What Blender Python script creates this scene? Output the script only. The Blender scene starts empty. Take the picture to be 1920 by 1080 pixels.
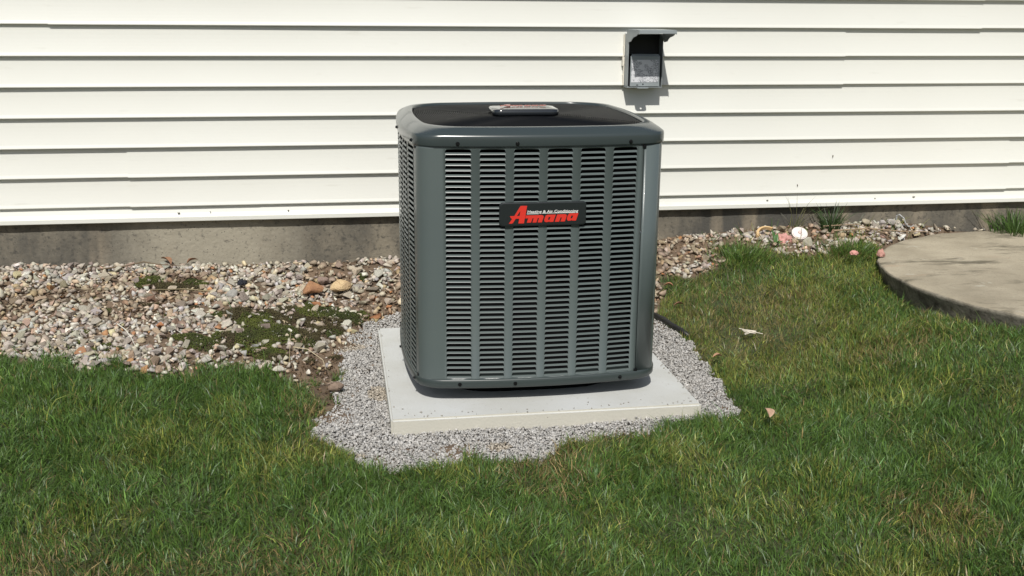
import bpy, bmesh, math, random
import numpy as np
from mathutils import Vector, Matrix, Euler
random.seed(7)
rng = np.random.default_rng(11)
S = bpy.context.scene
C = S.collection

# ------------------------------------------------------------------ camera
cam_d = bpy.data.cameras.new('camera'); cam = bpy.data.objects.new('camera', cam_d); C.objects.link(cam)
PITCH, ROLL, YAW = math.radians(14.558), math.radians(0.387), math.radians(9.246)
F_ = Vector((math.sin(YAW)*math.cos(PITCH), math.cos(YAW)*math.cos(PITCH), -math.sin(PITCH)))
R_ = Vector((math.cos(YAW), -math.sin(YAW), 0)); U_ = R_.cross(F_)
R2 = math.cos(ROLL)*R_ + math.sin(ROLL)*U_; U2 = math.cos(ROLL)*U_ - math.sin(ROLL)*R_
m3 = Matrix((R2, U2, -F_)).transposed()
cam.matrix_world = Matrix.Translation((0, 0, 1.129)) @ m3.to_4x4()
cam_d.sensor_width = 36; cam_d.lens = 36*2023.3/1920
cam_d.clip_start = .05; cam_d.clip_end = 500
S.camera = cam
# ------------------------------------------------------------------ light
SUN_EL, SUN_AZ = math.radians(48), math.radians(12)     # sun behind the camera, slightly to its left
sdir = Vector((math.sin(SUN_AZ)*math.cos(SUN_EL), math.cos(SUN_AZ)*math.cos(SUN_EL), -math.sin(SUN_EL)))
sl = bpy.data.lights.new('sun', 'SUN'); sl.energy = 4.2; sl.angle = math.radians(.53); sl.color = (1, .965, .905)
so = bpy.data.objects.new('sun', sl); C.objects.link(so); so.rotation_euler = sdir.to_track_quat('-Z', 'Y').to_euler()
so.location = (-1, -4, 6)
W = bpy.data.worlds.new('World'); S.world = W; W.use_nodes = True
wn = W.node_tree; bg = wn.nodes['Background']
sky = wn.nodes.new('ShaderNodeTexSky'); sky.sky_type = 'NISHITA'; sky.sun_disc = False
sky.sun_elevation = SUN_EL; sky.sun_rotation = math.pi + SUN_AZ; sky.air_density = 1.0; sky.dust_density = 2.0
wn.links.new(sky.outputs[0], bg.inputs[0]); bg.inputs[1].default_value = .07
S.view_settings.view_transform = 'Standard'; S.view_settings.look = 'None'
S.view_settings.exposure = 0.0; S.view_settings.gamma = 1; S.view_settings.use_curve_mapping = False

# ------------------------------------------------------------------ helpers
def tag(o, label=None, cat=None, group=None, kind=None):
    if label: o['label'] = label
    if cat: o['category'] = cat
    if group: o['group'] = group
    if kind: o['kind'] = kind
    return o
def empty(name, loc, rot=(0, 0, 0)):
    o = bpy.data.objects.new(name, None); C.objects.link(o); o.location = loc; o.rotation_euler = rot
    o.empty_display_size = .1
    return o
def link(name, me, parent=None, mats=None, smooth=False):
    o = bpy.data.objects.new(name, me); C.objects.link(o)
    if mats is not None:
        for m in (mats if isinstance(mats, (list, tuple)) else [mats]): me.materials.append(m)
    if parent: o.parent = parent
    if smooth: me.polygons.foreach_set('use_smooth', [True]*len(me.polygons))
    return o
def mesh(name, V, F):
    me = bpy.data.meshes.new(name); me.from_pydata([tuple(map(float, v)) for v in V], [], [tuple(f) for f in F]); me.update(); return me
def big_mesh(name, V, F, col=None):
    """V (n,3), F (m,k) numpy arrays of one polygon size"""
    me = bpy.data.meshes.new(name); n, k = F.shape
    me.vertices.add(len(V)); me.vertices.foreach_set('co', V.astype(np.float32).ravel())
    me.loops.add(n*k); me.loops.foreach_set('vertex_index', F.astype(np.int32).ravel())
    me.polygons.add(n); me.polygons.foreach_set('loop_start', np.arange(0, n*k, k, dtype=np.int32))
    me.polygons.foreach_set('loop_total', np.full(n, k, dtype=np.int32)) if False else None
    me.update(calc_edges=True)
    if col is not None:
        a = me.color_attributes.new('col', 'FLOAT_COLOR', 'POINT')
        a.data.foreach_set('color', np.c_[col, np.ones(len(col))].astype(np.float32).ravel())
    return me
def bm_mesh(name, bm):
    me = bpy.data.meshes.new(name); bm.to_mesh(me); bm.free(); return me
def box_bm(bm, x0, x1, y0, y1, z0, z1):
    vs = [bm.verts.new((x, y, z)) for z in (z0, z1) for y in (y0, y1) for x in (x0, x1)]
    for f in ((0, 2, 3, 1), (4, 5, 7, 6), (0, 1, 5, 4), (1, 3, 7, 5), (3, 2, 6, 7), (2, 0, 4, 6)): bm.faces.new([vs[i] for i in f])
    return vs
def box(name, x0, x1, y0, y1, z0, z1, mat, parent=None, bev=0, seg=2):
    bm = bmesh.new(); box_bm(bm, x0, x1, y0, y1, z0, z1)
    if bev: bmesh.ops.bevel(bm, geom=list(bm.edges), offset=bev, segments=seg, affect='EDGES', profile=.5)
    return link(name, bm_mesh(name, bm), parent, mat)
def loft(rings, close=True, cap0=False, cap1=False):
    n = len(rings[0]); V = [p for r in rings for p in r]; F = []
    for i in range(len(rings)-1):
        for j in range(n if close else n-1):
            a, b = i*n+j, i*n+(j+1) % n
            F.append((a, b, b+n, a+n))
    if cap0: F.append(tuple(range(n))[::-1])
    if cap1: F.append(tuple((len(rings)-1)*n+i for i in range(n)))
    return V, F
def tube(pts, r, n=6, closed=False):
    pts = [Vector(p) for p in pts]; N = len(pts); rings = []
    for i, p in enumerate(pts):
        if closed: t = pts[(i+1) % N]-pts[i-1]
        else: t = pts[min(i+1, N-1)]-pts[max(i-1, 0)]
        t.normalize(); a = t.cross(Vector((0, 0, 1)))
        if a.length < .1: a = t.cross(Vector((1, 0, 0)))
        a.normalize(); b = t.cross(a)
        rr = r[i] if isinstance(r, (list, tuple)) else r
        rings.append([p+a*rr*math.cos(k*2*math.pi/n)+b*rr*math.sin(k*2*math.pi/n) for k in range(n)])
    if closed: rings.append(rings[0]); return loft(rings)
    return loft(rings, True, True, True)
def vnoise(x, y, sc, seed=0):
    x = np.asarray(x, float)/sc+1000.3; y = np.asarray(y, float)/sc+1000.7
    xi = np.floor(x).astype(np.int64); yi = np.floor(y).astype(np.int64); fx = x-xi; fy = y-yi
    fx = fx*fx*(3-2*fx); fy = fy*fy*(3-2*fy)
    def h(a, b):
        n = (a*374761393+b*668265263+seed*982451653) & 0xffffffff
        n = ((n ^ (n >> 13))*1274126177) & 0xffffffff
        return ((n ^ (n >> 16)) & 0xffff)/65535.
    return (h(xi, yi)*(1-fx)+h(xi+1, yi)*fx)*(1-fy)+(h(xi, yi+1)*(1-fx)+h(xi+1, yi+1)*fx)*fy
def inpoly(x, y, P):
    r = np.zeros(x.shape, bool); n = len(P)
    for i in range(n):
        (x0, y0), (x1, y1) = P[i], P[(i+1) % n]
        if y0 == y1: continue
        c_ = ((y0 > y) != (y1 > y)) & (x < (x1-x0)*(y-y0)/(y1-y0)+x0); r ^= c_
    return r
def fpoly(x, y, P, w=.03, seed=5):
    """inside test with a ragged edge"""
    dx = (vnoise(x, y, .07, seed)-.5)*2*w+(vnoise(x, y, .025, seed+1)-.5)*w
    dy = (vnoise(x, y, .07, seed+2)-.5)*2*w+(vnoise(x, y, .025, seed+3)-.5)*w
    return inpoly(x+dx, y+dy, P)

# ------------------------------------------------------------------ materials
def mat(name, col, rough=.5, metal=0., var=None, vscale=20., bump=0., bscale=60., attr=None, detail=6., spec=.5, coat=0.):
    m = bpy.data.materials.new(name); m.use_nodes = True; nt = m.node_tree; b = nt.nodes['Principled BSDF']
    b.inputs['Roughness'].default_value = rough; b.inputs['Metallic'].default_value = metal
    b.inputs['Base Color'].default_value = (*col, 1); b.inputs['Specular IOR Level'].default_value = spec
    b.inputs['Coat Weight'].default_value = coat
    tc = nt.nodes.new('ShaderNodeTexCoord')
    if var:
        n = nt.nodes.new('ShaderNodeTexNoise'); n.inputs['Scale'].default_value = vscale; n.inputs['Detail'].default_value = detail
        nt.links.new(tc.outputs['Object'], n.inputs['Vector'])
        r = nt.nodes.new('ShaderNodeValToRGB'); r.color_ramp.elements[0].position = .3; r.color_ramp.elements[1].position = .7
        r.color_ramp.elements[0].color = (*col, 1); r.color_ramp.elements[1].color = (*var, 1)
        nt.links.new(n.outputs['Fac'], r.inputs['Fac']); nt.links.new(r.outputs['Color'], b.inputs['Base Color'])
    if bump:
        n2 = nt.nodes.new('ShaderNodeTexNoise'); n2.inputs['Scale'].default_value = bscale; n2.inputs['Detail'].default_value = 8
        nt.links.new(tc.outputs['Object'], n2.inputs['Vector'])
        bp = nt.nodes.new('ShaderNodeBump'); bp.inputs['Strength'].default_value = min(1, bump); bp.inputs['Distance'].default_value = .003
        nt.links.new(n2.outputs['Fac'], bp.inputs['Height']); nt.links.new(bp.outputs['Normal'], b.inputs['Normal'])
    if attr:
        a = nt.nodes.new('ShaderNodeVertexColor'); a.layer_name = attr
        if attr and var is None:
            nt.links.new(a.outputs['Color'], b.inputs['Base Color'])
    return m
def nn(nt, t, **k):
    n = nt.nodes.new(t)
    for a, v in k.items():
        if a in n.inputs: n.inputs[a].default_value = v
        else: setattr(n, a, v)
    return n
def ramp(nt, src, p0, p1, c0=(0, 0, 0), c1=(1, 1, 1)):
    r = nt.nodes.new('ShaderNodeValToRGB'); e = r.color_ramp.elements
    e[0].position, e[1].position = p0, p1; e[0].color = (*c0, 1); e[1].color = (*c1, 1)
    nt.links.new(src, r.inputs['Fac']); return r
def mixc(nt, fac, a, b):
    m = nt.nodes.new('ShaderNodeMix'); m.data_type = 'RGBA'
    nt.links.new(fac, m.inputs[0])
    for s, v in ((6, a), (7, b)):
        if isinstance(v, tuple): m.inputs[s].default_value = (*v, 1)
        else: nt.links.new(v, m.inputs[s])
    return m.outputs[2]

M_siding = mat('vinyl_siding', (.690, .695, .645), .45, var=(.665, .668, .618), vscale=1.6, bump=.12, bscale=9, detail=3)
def siding_dirt(m):
    nt = m.node_tree; b = nt.nodes['Principled BSDF']; src = b.inputs['Base Color'].links[0].from_socket
    g = nn(nt, 'ShaderNodeNewGeometry')
    mp = nn(nt, 'ShaderNodeMapping'); mp.inputs['Scale'].default_value = (7, 7, 60); nt.links.new(g.outputs['Position'], mp.inputs['Vector'])
    n = nn(nt, 'ShaderNodeTexNoise', Scale=1.0, Detail=5.0); nt.links.new(mp.outputs['Vector'], n.inputs['Vector'])
    r = ramp(nt, n.outputs['Fac'], .66, .8)
    mul = nn(nt, 'ShaderNodeMath', operation='MULTIPLY'); mul.inputs[1].default_value = .35; nt.links.new(r.outputs['Color'], mul.inputs[0])
    nt.links.new(mixc(nt, mul.outputs[0], src, (.5, .49, .43)), b.inputs['Base Color'])
siding_dirt(M_siding)
M_wallback = mat('sheathing', (.03, .03, .028), .9)
M_caulk = mat('caulk', (.72, .68, .58), .6, bump=.5, bscale=150)
GREY = (.090, .112, .112)
M_cab = mat('cabinet_paint', GREY, .30, var=(.099, .122, .119), vscale=4, bump=.10, bscale=900, coat=.15)
M_louv_lit = mat('cabinet_paint_lit', (.112, .137, .135), .33, coat=.0)  # lighter copy of the cabinet paint: sunlight on the slats put into the colour
M_cap = mat('cap_paint', (.040, .052, .053), .22, coat=.2, bump=.05, bscale=12)
M_pan = mat('pan_paint', (.040, .052, .051), .35)
M_blk = mat('black_wire', (.004, .0045, .005), .5, spec=.25)
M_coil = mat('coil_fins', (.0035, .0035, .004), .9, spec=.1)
M_scr = mat('screw_black', (.012, .013, .014), .3, metal=.5)
M_plate = mat('name_plate', (.014, .018, .019), .32, coat=.2)
M_red = mat('red_letter', (.62, .03, .018), .45)
M_white = mat('white_letter', (.75, .75, .72), .45)
M_badge = mat('badge_gloss', (.02, .024, .028), .12, coat=.6)
M_redpale = mat('red_reflecting', (.36, .07, .05), .22)  # paler red: the reflection on the badge letters put into the colour
M_box = mat('box_grey', (.27, .30, .31), .42, var=(.25, .28, .285), vscale=25)
M_boxin = mat('box_shade', (.006, .007, .008), .6)  # near-black: shade inside the open box painted into the colour
M_lidin = mat('lid_under', (.02, .025, .028), .55)
M_steel = mat('zinc', (.45, .45, .42), .4, metal=.7)
def foundation_mat():
    m = mat('foundation_concrete', (.2, .19, .16), .9, bump=1, bscale=70); nt = m.node_tree; b = nt.nodes['Principled BSDF']
    g = nn(nt, 'ShaderNodeNewGeometry'); P = g.outputs['Position']
    mp = nn(nt, 'ShaderNodeMapping'); mp.inputs['Scale'].default_value = (3.2, 1, 1.4); nt.links.new(P, mp.inputs['Vector'])
    a = nn(nt, 'ShaderNodeTexNoise', Scale=1.3, Detail=7.0, Roughness=.62); nt.links.new(mp.outputs['Vector'], a.inputs['Vector'])
    c1 = mixc(nt, ramp(nt, a.outputs['Fac'], .38, .62).outputs['Color'], (.070, .067, .058), (.21, .185, .14))
    s = nn(nt, 'ShaderNodeTexNoise', Scale=42.0, Detail=8.0, Roughness=.7); nt.links.new(P, s.inputs['Vector'])
    c2 = mixc(nt, ramp(nt, s.outputs['Fac'], .52, .66).outputs['Color'], c1, (.06, .057, .048))
    mp2 = nn(nt, 'ShaderNodeMapping'); mp2.inputs['Scale'].default_value = (9, 1, 1.2); nt.links.new(P, mp2.inputs['Vector'])
    st = nn(nt, 'ShaderNodeTexNoise', Scale=1.0, Detail=3.0); nt.links.new(mp2.outputs['Vector'], st.inputs['Vector'])
    f = nn(nt, 'ShaderNodeMath', operation='MULTIPLY'); f.inputs[1].default_value = .5
    nt.links.new(ramp(nt, st.outputs['Fac'], .56, .7).outputs['Color'], f.inputs[0])
    c3 = mixc(nt, f.outputs[0], c2, (.34, .28, .20))
    sx = nn(nt, 'ShaderNodeSeparateXYZ'); nt.links.new(P, sx.inputs[0])
    ab = nn(nt, 'ShaderNodeMath', operation='ADD'); ab.inputs[1].default_value = .50; nt.links.new(sx.outputs['X'], ab.inputs[0])
    a1 = nn(nt, 'ShaderNodeMath', operation='ABSOLUTE'); nt.links.new(ab.outputs[0], a1.inputs[0])
    a2 = nn(nt, 'ShaderNodeMath', operation='MULTIPLY_ADD'); a2.inputs[1].default_value = 1.3; nt.links.new(a1.outputs[0], a2.inputs[0]); nt.links.new(a.outputs['Fac'], a2.inputs[2])
    c3 = mixc(nt, ramp(nt, a2.outputs[0], .72, 1.0).outputs['Color'], (.30, .275, .215), c3)
    c3 = mixc(nt, ramp(nt, s.outputs['Fac'], .56, .70).outputs['Color'], c3, (.075, .07, .06))
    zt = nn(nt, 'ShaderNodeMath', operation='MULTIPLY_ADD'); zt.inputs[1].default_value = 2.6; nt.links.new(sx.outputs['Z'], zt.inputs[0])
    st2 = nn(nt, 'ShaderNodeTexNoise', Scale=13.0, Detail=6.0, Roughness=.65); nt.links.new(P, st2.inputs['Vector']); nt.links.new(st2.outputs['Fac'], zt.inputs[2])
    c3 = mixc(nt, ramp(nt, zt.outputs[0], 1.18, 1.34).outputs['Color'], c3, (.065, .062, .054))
    v = nn(nt, 'ShaderNodeTexVoronoi', Scale=55.0); nt.links.new(P, v.inputs['Vector'])
    c4 = mixc(nt, ramp(nt, v.outputs['Distance'], .07, .12).outputs['Color'], (.05, .048, .04), c3)
    nt.links.new(c4, b.inputs['Base Color'])
    return m
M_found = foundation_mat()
def padmat():
    m = mat('pad_concrete', (.5, .5, .46), .85, bump=.35, bscale=160); nt = m.node_tree; b = nt.nodes['Principled BSDF']
    g = nn(nt, 'ShaderNodeNewGeometry'); P = g.outputs['Position']
    a = nn(nt, 'ShaderNodeTexNoise', Scale=5.0, Detail=7.0, Roughness=.6); nt.links.new(P, a.inputs['Vector'])
    c1 = mixc(nt, ramp(nt, a.outputs['Fac'], .35, .68).outputs['Color'], (.545, .56, .55), (.48, .485, .455))
    s = nn(nt, 'ShaderNodeTexNoise', Scale=45.0, Detail=8.0, Roughness=.7); nt.links.new(P, s.inputs['Vector'])
    c2 = mixc(nt, ramp(nt, s.outputs['Fac'], .6, .75).outputs['Color'], c1, (.37, .36, .31))
    sx = nn(nt, 'ShaderNodeSeparateXYZ'); nt.links.new(g.outputs['Normal'], sx.inputs[0])
    c3 = mixc(nt, ramp(nt, sx.outputs['Z'], .4, .9).outputs['Color'], (.50, .485, .42), c2)
    v = nn(nt, 'ShaderNodeTexVoronoi', Scale=38.0); nt.links.new(P, v.inputs['Vector'])
    c4 = mixc(nt, ramp(nt, v.outputs['Distance'], .03, .07).outputs['Color'], (.2, .19, .16), c3)
    nt.links.new(c4, b.inputs['Base Color'])
    return m
M_pad = padmat()
def slabmat():
    m = mat('old_concrete', (.3, .27, .2), .9, bump=.9, bscale=90); nt = m.node_tree; b = nt.nodes['Principled BSDF']
    g = nn(nt, 'ShaderNodeNewGeometry'); P = g.outputs['Position']
    a = nn(nt, 'ShaderNodeTexNoise', Scale=3.2, Detail=8.0, Roughness=.6); nt.links.new(P, a.inputs['Vector'])
    c1 = mixc(nt, ramp(nt, a.outputs['Fac'], .35, .65).outputs['Color'], (.26, .225, .16), (.42, .37, .275))
    mp = nn(nt, 'ShaderNodeMapping'); mp.inputs['Scale'].default_value = (2.2, 6, 2); nt.links.new(P, mp.inputs['Vector'])
    s = nn(nt, 'ShaderNodeTexNoise', Scale=1.4, Detail=9.0, Roughness=.68); nt.links.new(mp.outputs['Vector'], s.inputs['Vector'])
    c2 = mixc(nt, ramp(nt, s.outputs['Fac'], .54, .66).outputs['Color'], c1, (.12, .105, .07))
    r = nn(nt, 'ShaderNodeTexNoise', Scale=1.1, Detail=6.0); nt.links.new(mp.outputs['Vector'], r.inputs['Vector'])
    f = nn(nt, 'ShaderNodeMath', operation='MULTIPLY'); f.inputs[1].default_value = .5
    nt.links.new(ramp(nt, r.outputs['Color'], .62, .72).outputs['Color'], f.inputs[0])
    c3 = mixc(nt, f.outputs[0], c2, (.33, .16, .08))
    gr = nn(nt, 'ShaderNodeTexNoise', Scale=140.0, Detail=6.0, Roughness=.8); nt.links.new(P, gr.inputs['Vector'])
    c3 = mixc(nt, ramp(nt, gr.outputs['Fac'], .55, .68).outputs['Color'], c3, (.17, .155, .12))
    gb = nn(nt, 'ShaderNodeTexNoise', Scale=11.0, Detail=9.0, Roughness=.72); nt.links.new(P, gb.inputs['Vector'])
    c3 = mixc(nt, ramp(nt, gb.outputs['Fac'], .60, .70).outputs['Color'], c3, (.42, .39, .31))
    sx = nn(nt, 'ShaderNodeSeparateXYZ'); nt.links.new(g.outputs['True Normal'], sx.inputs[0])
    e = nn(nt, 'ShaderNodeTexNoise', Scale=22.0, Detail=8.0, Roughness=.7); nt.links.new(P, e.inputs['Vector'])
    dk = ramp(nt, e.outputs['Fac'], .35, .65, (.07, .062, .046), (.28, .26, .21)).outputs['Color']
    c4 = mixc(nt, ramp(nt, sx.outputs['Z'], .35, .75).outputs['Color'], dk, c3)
    nt.links.new(c4, b.inputs['Base Color']); return m
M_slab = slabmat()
def groundmat():
    m = mat('soil', (.1, .07, .04), .95, bump=1, bscale=45); nt = m.node_tree; b = nt.nodes['Principled BSDF']
    tc = nn(nt, 'ShaderNodeNewGeometry'); P = tc.outputs['Position']
    a = nn(nt, 'ShaderNodeTexNoise', Scale=14.0, Detail=9.0, Roughness=.7); nt.links.new(P, a.inputs['Vector'])
    c1 = mixc(nt, ramp(nt, a.outputs['Fac'], .35, .68).outputs['Color'], (.08, .055, .035), (.21, .150, .10))
    a2 = nn(nt, 'ShaderNodeTexNoise', Scale=30.0, Detail=9.0, Roughness=.7); nt.links.new(P, a2.inputs['Vector'])
    c2 = mixc(nt, ramp(nt, a2.outputs['Fac'], .35, .68).outputs['Color'], (.030, .038, .014), (.075, .085, .03))
    vc = nt.nodes.new('ShaderNodeVertexColor'); vc.layer_name = 'col'
    sp = nn(nt, 'ShaderNodeSeparateColor'); nt.links.new(vc.outputs['Color'], sp.inputs[0])
    nt.links.new(mixc(nt, sp.outputs[0], c1, c2), b.inputs['Base Color']); return m
M_ground = groundmat()
def stonemat(name, tint_attr=True, rnd=False):
    m = mat(name, (.4, .36, .3), .8, bump=.8, bscale=120, spec=.3); nt = m.node_tree; b = nt.nodes['Principled BSDF']
    tc = [n for n in nt.nodes if n.type == 'TEX_COORD'][0]
    if rnd:
        oi = nn(nt, 'ShaderNodeObjectInfo'); src = oi.outputs['Color']
    else:
        vc = nt.nodes.new('ShaderNodeVertexColor'); vc.layer_name = 'col'; src = vc.outputs['Color']
    n = nn(nt, 'ShaderNodeTexNoise', Scale=60.0, Detail=6.0, Roughness=.7)
    nt.links.new(tc.outputs['Object'], n.inputs['Vector'])
    r = ramp(nt, n.outputs['Fac'], .3, .7, (.62, .58, .53), (1.12, 1.1, 1.08))
    mm = nt.nodes.new('ShaderNodeMix'); mm.data_type = 'RGBA'; mm.blend_type = 'MULTIPLY'; mm.inputs[0].default_value = 1
    nt.links.new(src, mm.inputs[6]); nt.links.new(r.outputs['Color'], mm.inputs[7]); nt.links.new(mm.outputs[2], b.inputs['Base Color'])
    return m
M_stone = stonemat('crushed_stone'); M_stone_o = stonemat('loose_stone', rnd=True)
def grassmat():
    m = bpy.data.materials.new('grass_blade'); m.use_nodes = True; nt = m.node_tree; b = nt.nodes['Principled BSDF']
    vc = nt.nodes.new('ShaderNodeVertexColor'); vc.layer_name = 'col'
    b.inputs['Roughness'].default_value = .42; b.inputs['Specular IOR Level'].default_value = .45
    nt.links.new(vc.outputs['Color'], b.inputs['Base Color'])
    tr = nn(nt, 'ShaderNodeBsdfTranslucent'); nt.links.new(vc.outputs['Color'], tr.inputs['Color'])
    mx = nn(nt, 'ShaderNodeMixShader'); mx.inputs[0].default_value = .28
    nt.links.new(b.outputs[0], mx.inputs[1]); nt.links.new(tr.outputs[0], mx.inputs[2])
    nt.links.new(mx.outputs[0], nt.nodes['Material Output'].inputs['Surface']); return m
M_grass = grassmat()
M_moss = mat('moss', (.05, .075, .012), .95, attr='col')

# ------------------------------------------------------------------ terrain
CP = np.array([
(.12,2.85,-.05),(.58,2.83,-.05),(1.05,2.85,-.04),(.08,3.3,-.035),(.1,3.8,-.02),(1.08,3.3,-.03),(.6,3.9,-.01),(1.08,3.8,.02),(.6,3.3,-.04),
(-1.3,4.3,.142),(-.7,4.3,.117),(.13,4.3,.12),(.75,4.3,.13),(1.35,4.3,.175),(1.96,4.3,.215),(2.97,4.3,.225),(5,4.3,.25),(-4,4.3,.14),
(-1.3,3.6,.05),(-.5,3.6,.04),(-.2,3.1,-.03),(-1.0,3.1,0.0),(-3,3,0),
(-1,2.3,-.06),(0,2.3,-.06),(.8,2.3,-.06),(1.6,2.3,-.03),(2.4,2.3,.05),(4.5,2.3,.06),
(-3,1.4,-.08),(0,1.4,-.08),(3,1.4,-.06),(0,0,-.1),(3,0,-.1),(-3,0,-.1),
(1.4,3.3,-.01),(1.9,3.3,.085),(2.4,3.0,.125),(1.5,3.8,.08),(1.9,3.8,.14),(2.8,3.5,.14),(2.3,2.82,.172),(2.6,2.62,.175),(2.08,3.0,.135),(2.8,2.45,.14),(4.2,3.5,.15)])
def _tp():
    n = len(CP); P = CP[:, :2]; r = np.hypot(P[:, None, 0]-P[None, :, 0], P[:, None, 1]-P[None, :, 1])
    K = np.where(r > 0, r*r*np.log(r+1e-12), 0)+np.eye(n)*.05
    A = np.zeros((n+3, n+3)); A[:n, :n] = K; A[:n, n] = 1; A[:n, n+1:] = P; A[n, :n] = 1; A[n+1:, :n] = P.T
    return np.linalg.solve(A, np.r_[CP[:, 2], 0, 0, 0])
_W = _tp()
def g0(x, y):
    x = np.clip(np.asarray(x, float), -4, 5); y = np.clip(np.asarray(y, float), 0, 4.4)
    sh = x.shape; x = x.ravel(); y = y.ravel(); out = np.empty(x.size)
    for i in range(0, x.size, 100000):
        xx = x[i:i+100000]; yy = y[i:i+100000]
        r2 = (xx[:, None]-CP[:, 0])**2+(yy[:, None]-CP[:, 1])**2
        out[i:i+100000] = (.5*r2*np.log(r2+1e-12))@_W[:len(CP)]+_W[-3]+_W[-2]*xx+_W[-1]*yy
    return out.reshape(sh)
# fast lookup on a fine grid
GX = np.arange(-4, 5.001, .02); GY = np.arange(0, 4.401, .02)
_gx, _gy = np.meshgrid(GX, GY, indexing='ij'); _gz = g0(_gx, _gy)
_gz = np.minimum(_gz, .172+.5*np.maximum(np.hypot(_gx-2.81, _gy-3.49)-.812, 0))
def g(x, y):
    x = np.clip(np.asarray(x, float), -4, 4.999); y = np.clip(np.asarray(y, float), 0, 4.3999)
    fx = (x+4)/.02; fy = y/.02; i = np.minimum(fx.astype(int), len(GX)-2); j = np.minimum(fy.astype(int), len(GY)-2); fx = fx-i; fy = fy-j
    return (_gz[i, j]*(1-fx)+_gz[i+1, j]*fx)*(1-fy)+(_gz[i, j+1]*(1-fx)+_gz[i+1, j+1]*fx)*fy
gz = lambda x, y: float(g(x, y))

GREYP = [(0.222,3.929),(0.107,3.883),(0.018,3.749),(-0.025,3.46),(-0.034,3.262),(-0.021,3.069),(-0.092,2.998),(-0.075,2.845),(-0.003,2.759),(0.053,2.659),(0.174,2.645),(0.279,2.675),(0.391,2.646),(0.506,2.629),(0.57,2.712),(0.716,2.743),(0.797,2.778),(0.924,2.819),(1.136,2.83),(1.171,3.052),(1.202,3.333),(1.201,3.549),(1.168,3.673),(1.106,3.787),(1.05,3.93)]
SOILP = [(-0.009,3.689),(-0.082,3.599),(-0.149,3.416),(-0.171,3.313),(-0.141,3.113),(-0.091,2.956),(-0.03,2.991),(0.018,3.109),(-0.012,3.381),(0.019,3.694)]
BEDL = [(-4.2,4.4),(1.23,4.4),(1.24,4.01),(1.22,3.85),(1.14,3.72),(1.1,3.5),(0,3.4),(-0.03,3.0),(-0.092,2.998),(-0.129,3.141),(-0.146,3.315),(-0.289,3.363),(-0.411,3.344),(-0.569,3.318),(-0.676,3.359),(-0.821,3.359),(-0.884,3.453),(-1.081,3.48),(-1.186,3.512),(-4.2,3.6)]
BEDR = [(1.22,4.4),(1.23,4.014),(1.386,3.999),(1.48,3.999),(1.542,4.158),(1.62,4.211),(1.716,4.115),(1.763,4.027),(1.871,4.014),(2.015,4.04),(2.121,4.106),(2.18,4.003),(2.3,3.9),(2.9,4.22),(3.0,4.4)]
SLAB_C, SLAB_R, SLAB_Z = (2.81, 3.49), .812, .187
def is_bed(x, y, w=.03): return fpoly(x, y, BEDL, w) | fpoly(x, y, BEDR, w)
def is_grey(x, y, w=.02): return fpoly(x, y, GREYP, w, 9)
def in_pad(x, y, m=0): return (x > .124-m) & (x < 1.038+m) & (y > 2.871-m) & (y < 3.785+m)
def in_slab(x, y, m=0): return np.hypot(x-SLAB_C[0], y-SLAB_C[1]) < SLAB_R+m

gx = np.r_[-60, -30, -14, -8, -5, np.arange(-3.5, 5.0, .03), 6, 9, 15, 30, 60]
gy = np.r_[-60, -30, -14, -6, -2, -.5, np.arange(0, 4.42, .03), 4.6, 6, 10, 20, 60]
X, Y = np.meshgrid(gx, gy, indexing='ij')
Z = g(X, Y)+(vnoise(X, Y, .12, 3)-.5)*.012+(vnoise(X, Y, .05, 4)-.5)*.008
Z = np.where(in_pad(X, Y, .06) | in_slab(X, Y, .03), np.minimum(Z, g(X, Y)-.02), Z)
Z = np.where(in_slab(X, Y, -.03), np.minimum(Z, .09), Z)
Z = np.where(in_pad(X, Y, -.03), -.07, Z)
lawn = ~(is_bed(X, Y) | is_grey(X, Y))
nx, ny = len(gx), len(gy)
I = np.arange(nx*ny).reshape(nx, ny)
Fq = np.stack([I[:-1, :-1], I[1:, :-1], I[1:, 1:], I[:-1, 1:]], -1).reshape(-1, 4)
lc = lawn.ravel().astype(float)
gm = big_mesh('ground', np.c_[X.ravel(), Y.ravel(), Z.ravel()], Fq, np.c_[lc, lc, lc])
ground = link('ground', gm, None, M_ground, True); tag(ground, kind='structure')

# ------------------------------------------------------------------ the house wall
WY = 4.307
house = tag(empty('house_wall', (0, 4.33, 0)), 'cream vinyl clapboard siding over a stained concrete foundation behind the cooling unit', 'wall')
def rel(o, parent):
    o.parent = parent; o.matrix_parent_inverse = Matrix.Translation(-parent.location); return o
Z7 = .373; E_ = .1143
def siding_panel(x0, x1, zb, lift=0.0, dz=0.0):
    """double clapboard panel: two courses, drip lips, slight waviness"""
    prof = []
    for k in (0, 1):
        b = zb+k*E_
        prof += [(.0150, b+.0005), (-.0005, b-.0002), (-.0014, b+.0015), (-.0010, b+.004)]
        for t in (.12, .22, .32, .43, .55, .68, .82, .95): prof.append((-.0010+.0158*(1-(1-t)**1.75), b+E_*t))
        prof += [(.0150, b+E_-.0004)] if k == 0 else [(.0160, b+E_+.012)]
    n = max(2, int((x1-x0)/.15)); V = []; F = []
    xs = np.linspace(x0, x1, n+1); m = len(prof)
    for x in xs:
        for (py, pz) in prof:
            w = .0012*math.sin(x*2.1+zb*9)+.0007*math.sin(x*5.3+zb*23)
            V.append((x, WY+py-lift+w*.6, pz-dz+.0012*math.sin(x*.9+zb*3)))
    for i in range(n):
        for j in range(m-1): F.append((i*m+j, (i+1)*m+j, (i+1)*m+j+1, i*m+j+1))
    me = mesh('siding_panel', V, F)
    o = link('siding_panel', me, None, M_siding, False); rel(o, house)
    s = o.modifiers.new('t', 'SOLIDIFY'); s.thickness = .0011; s.offset = -1
    return o
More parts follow.
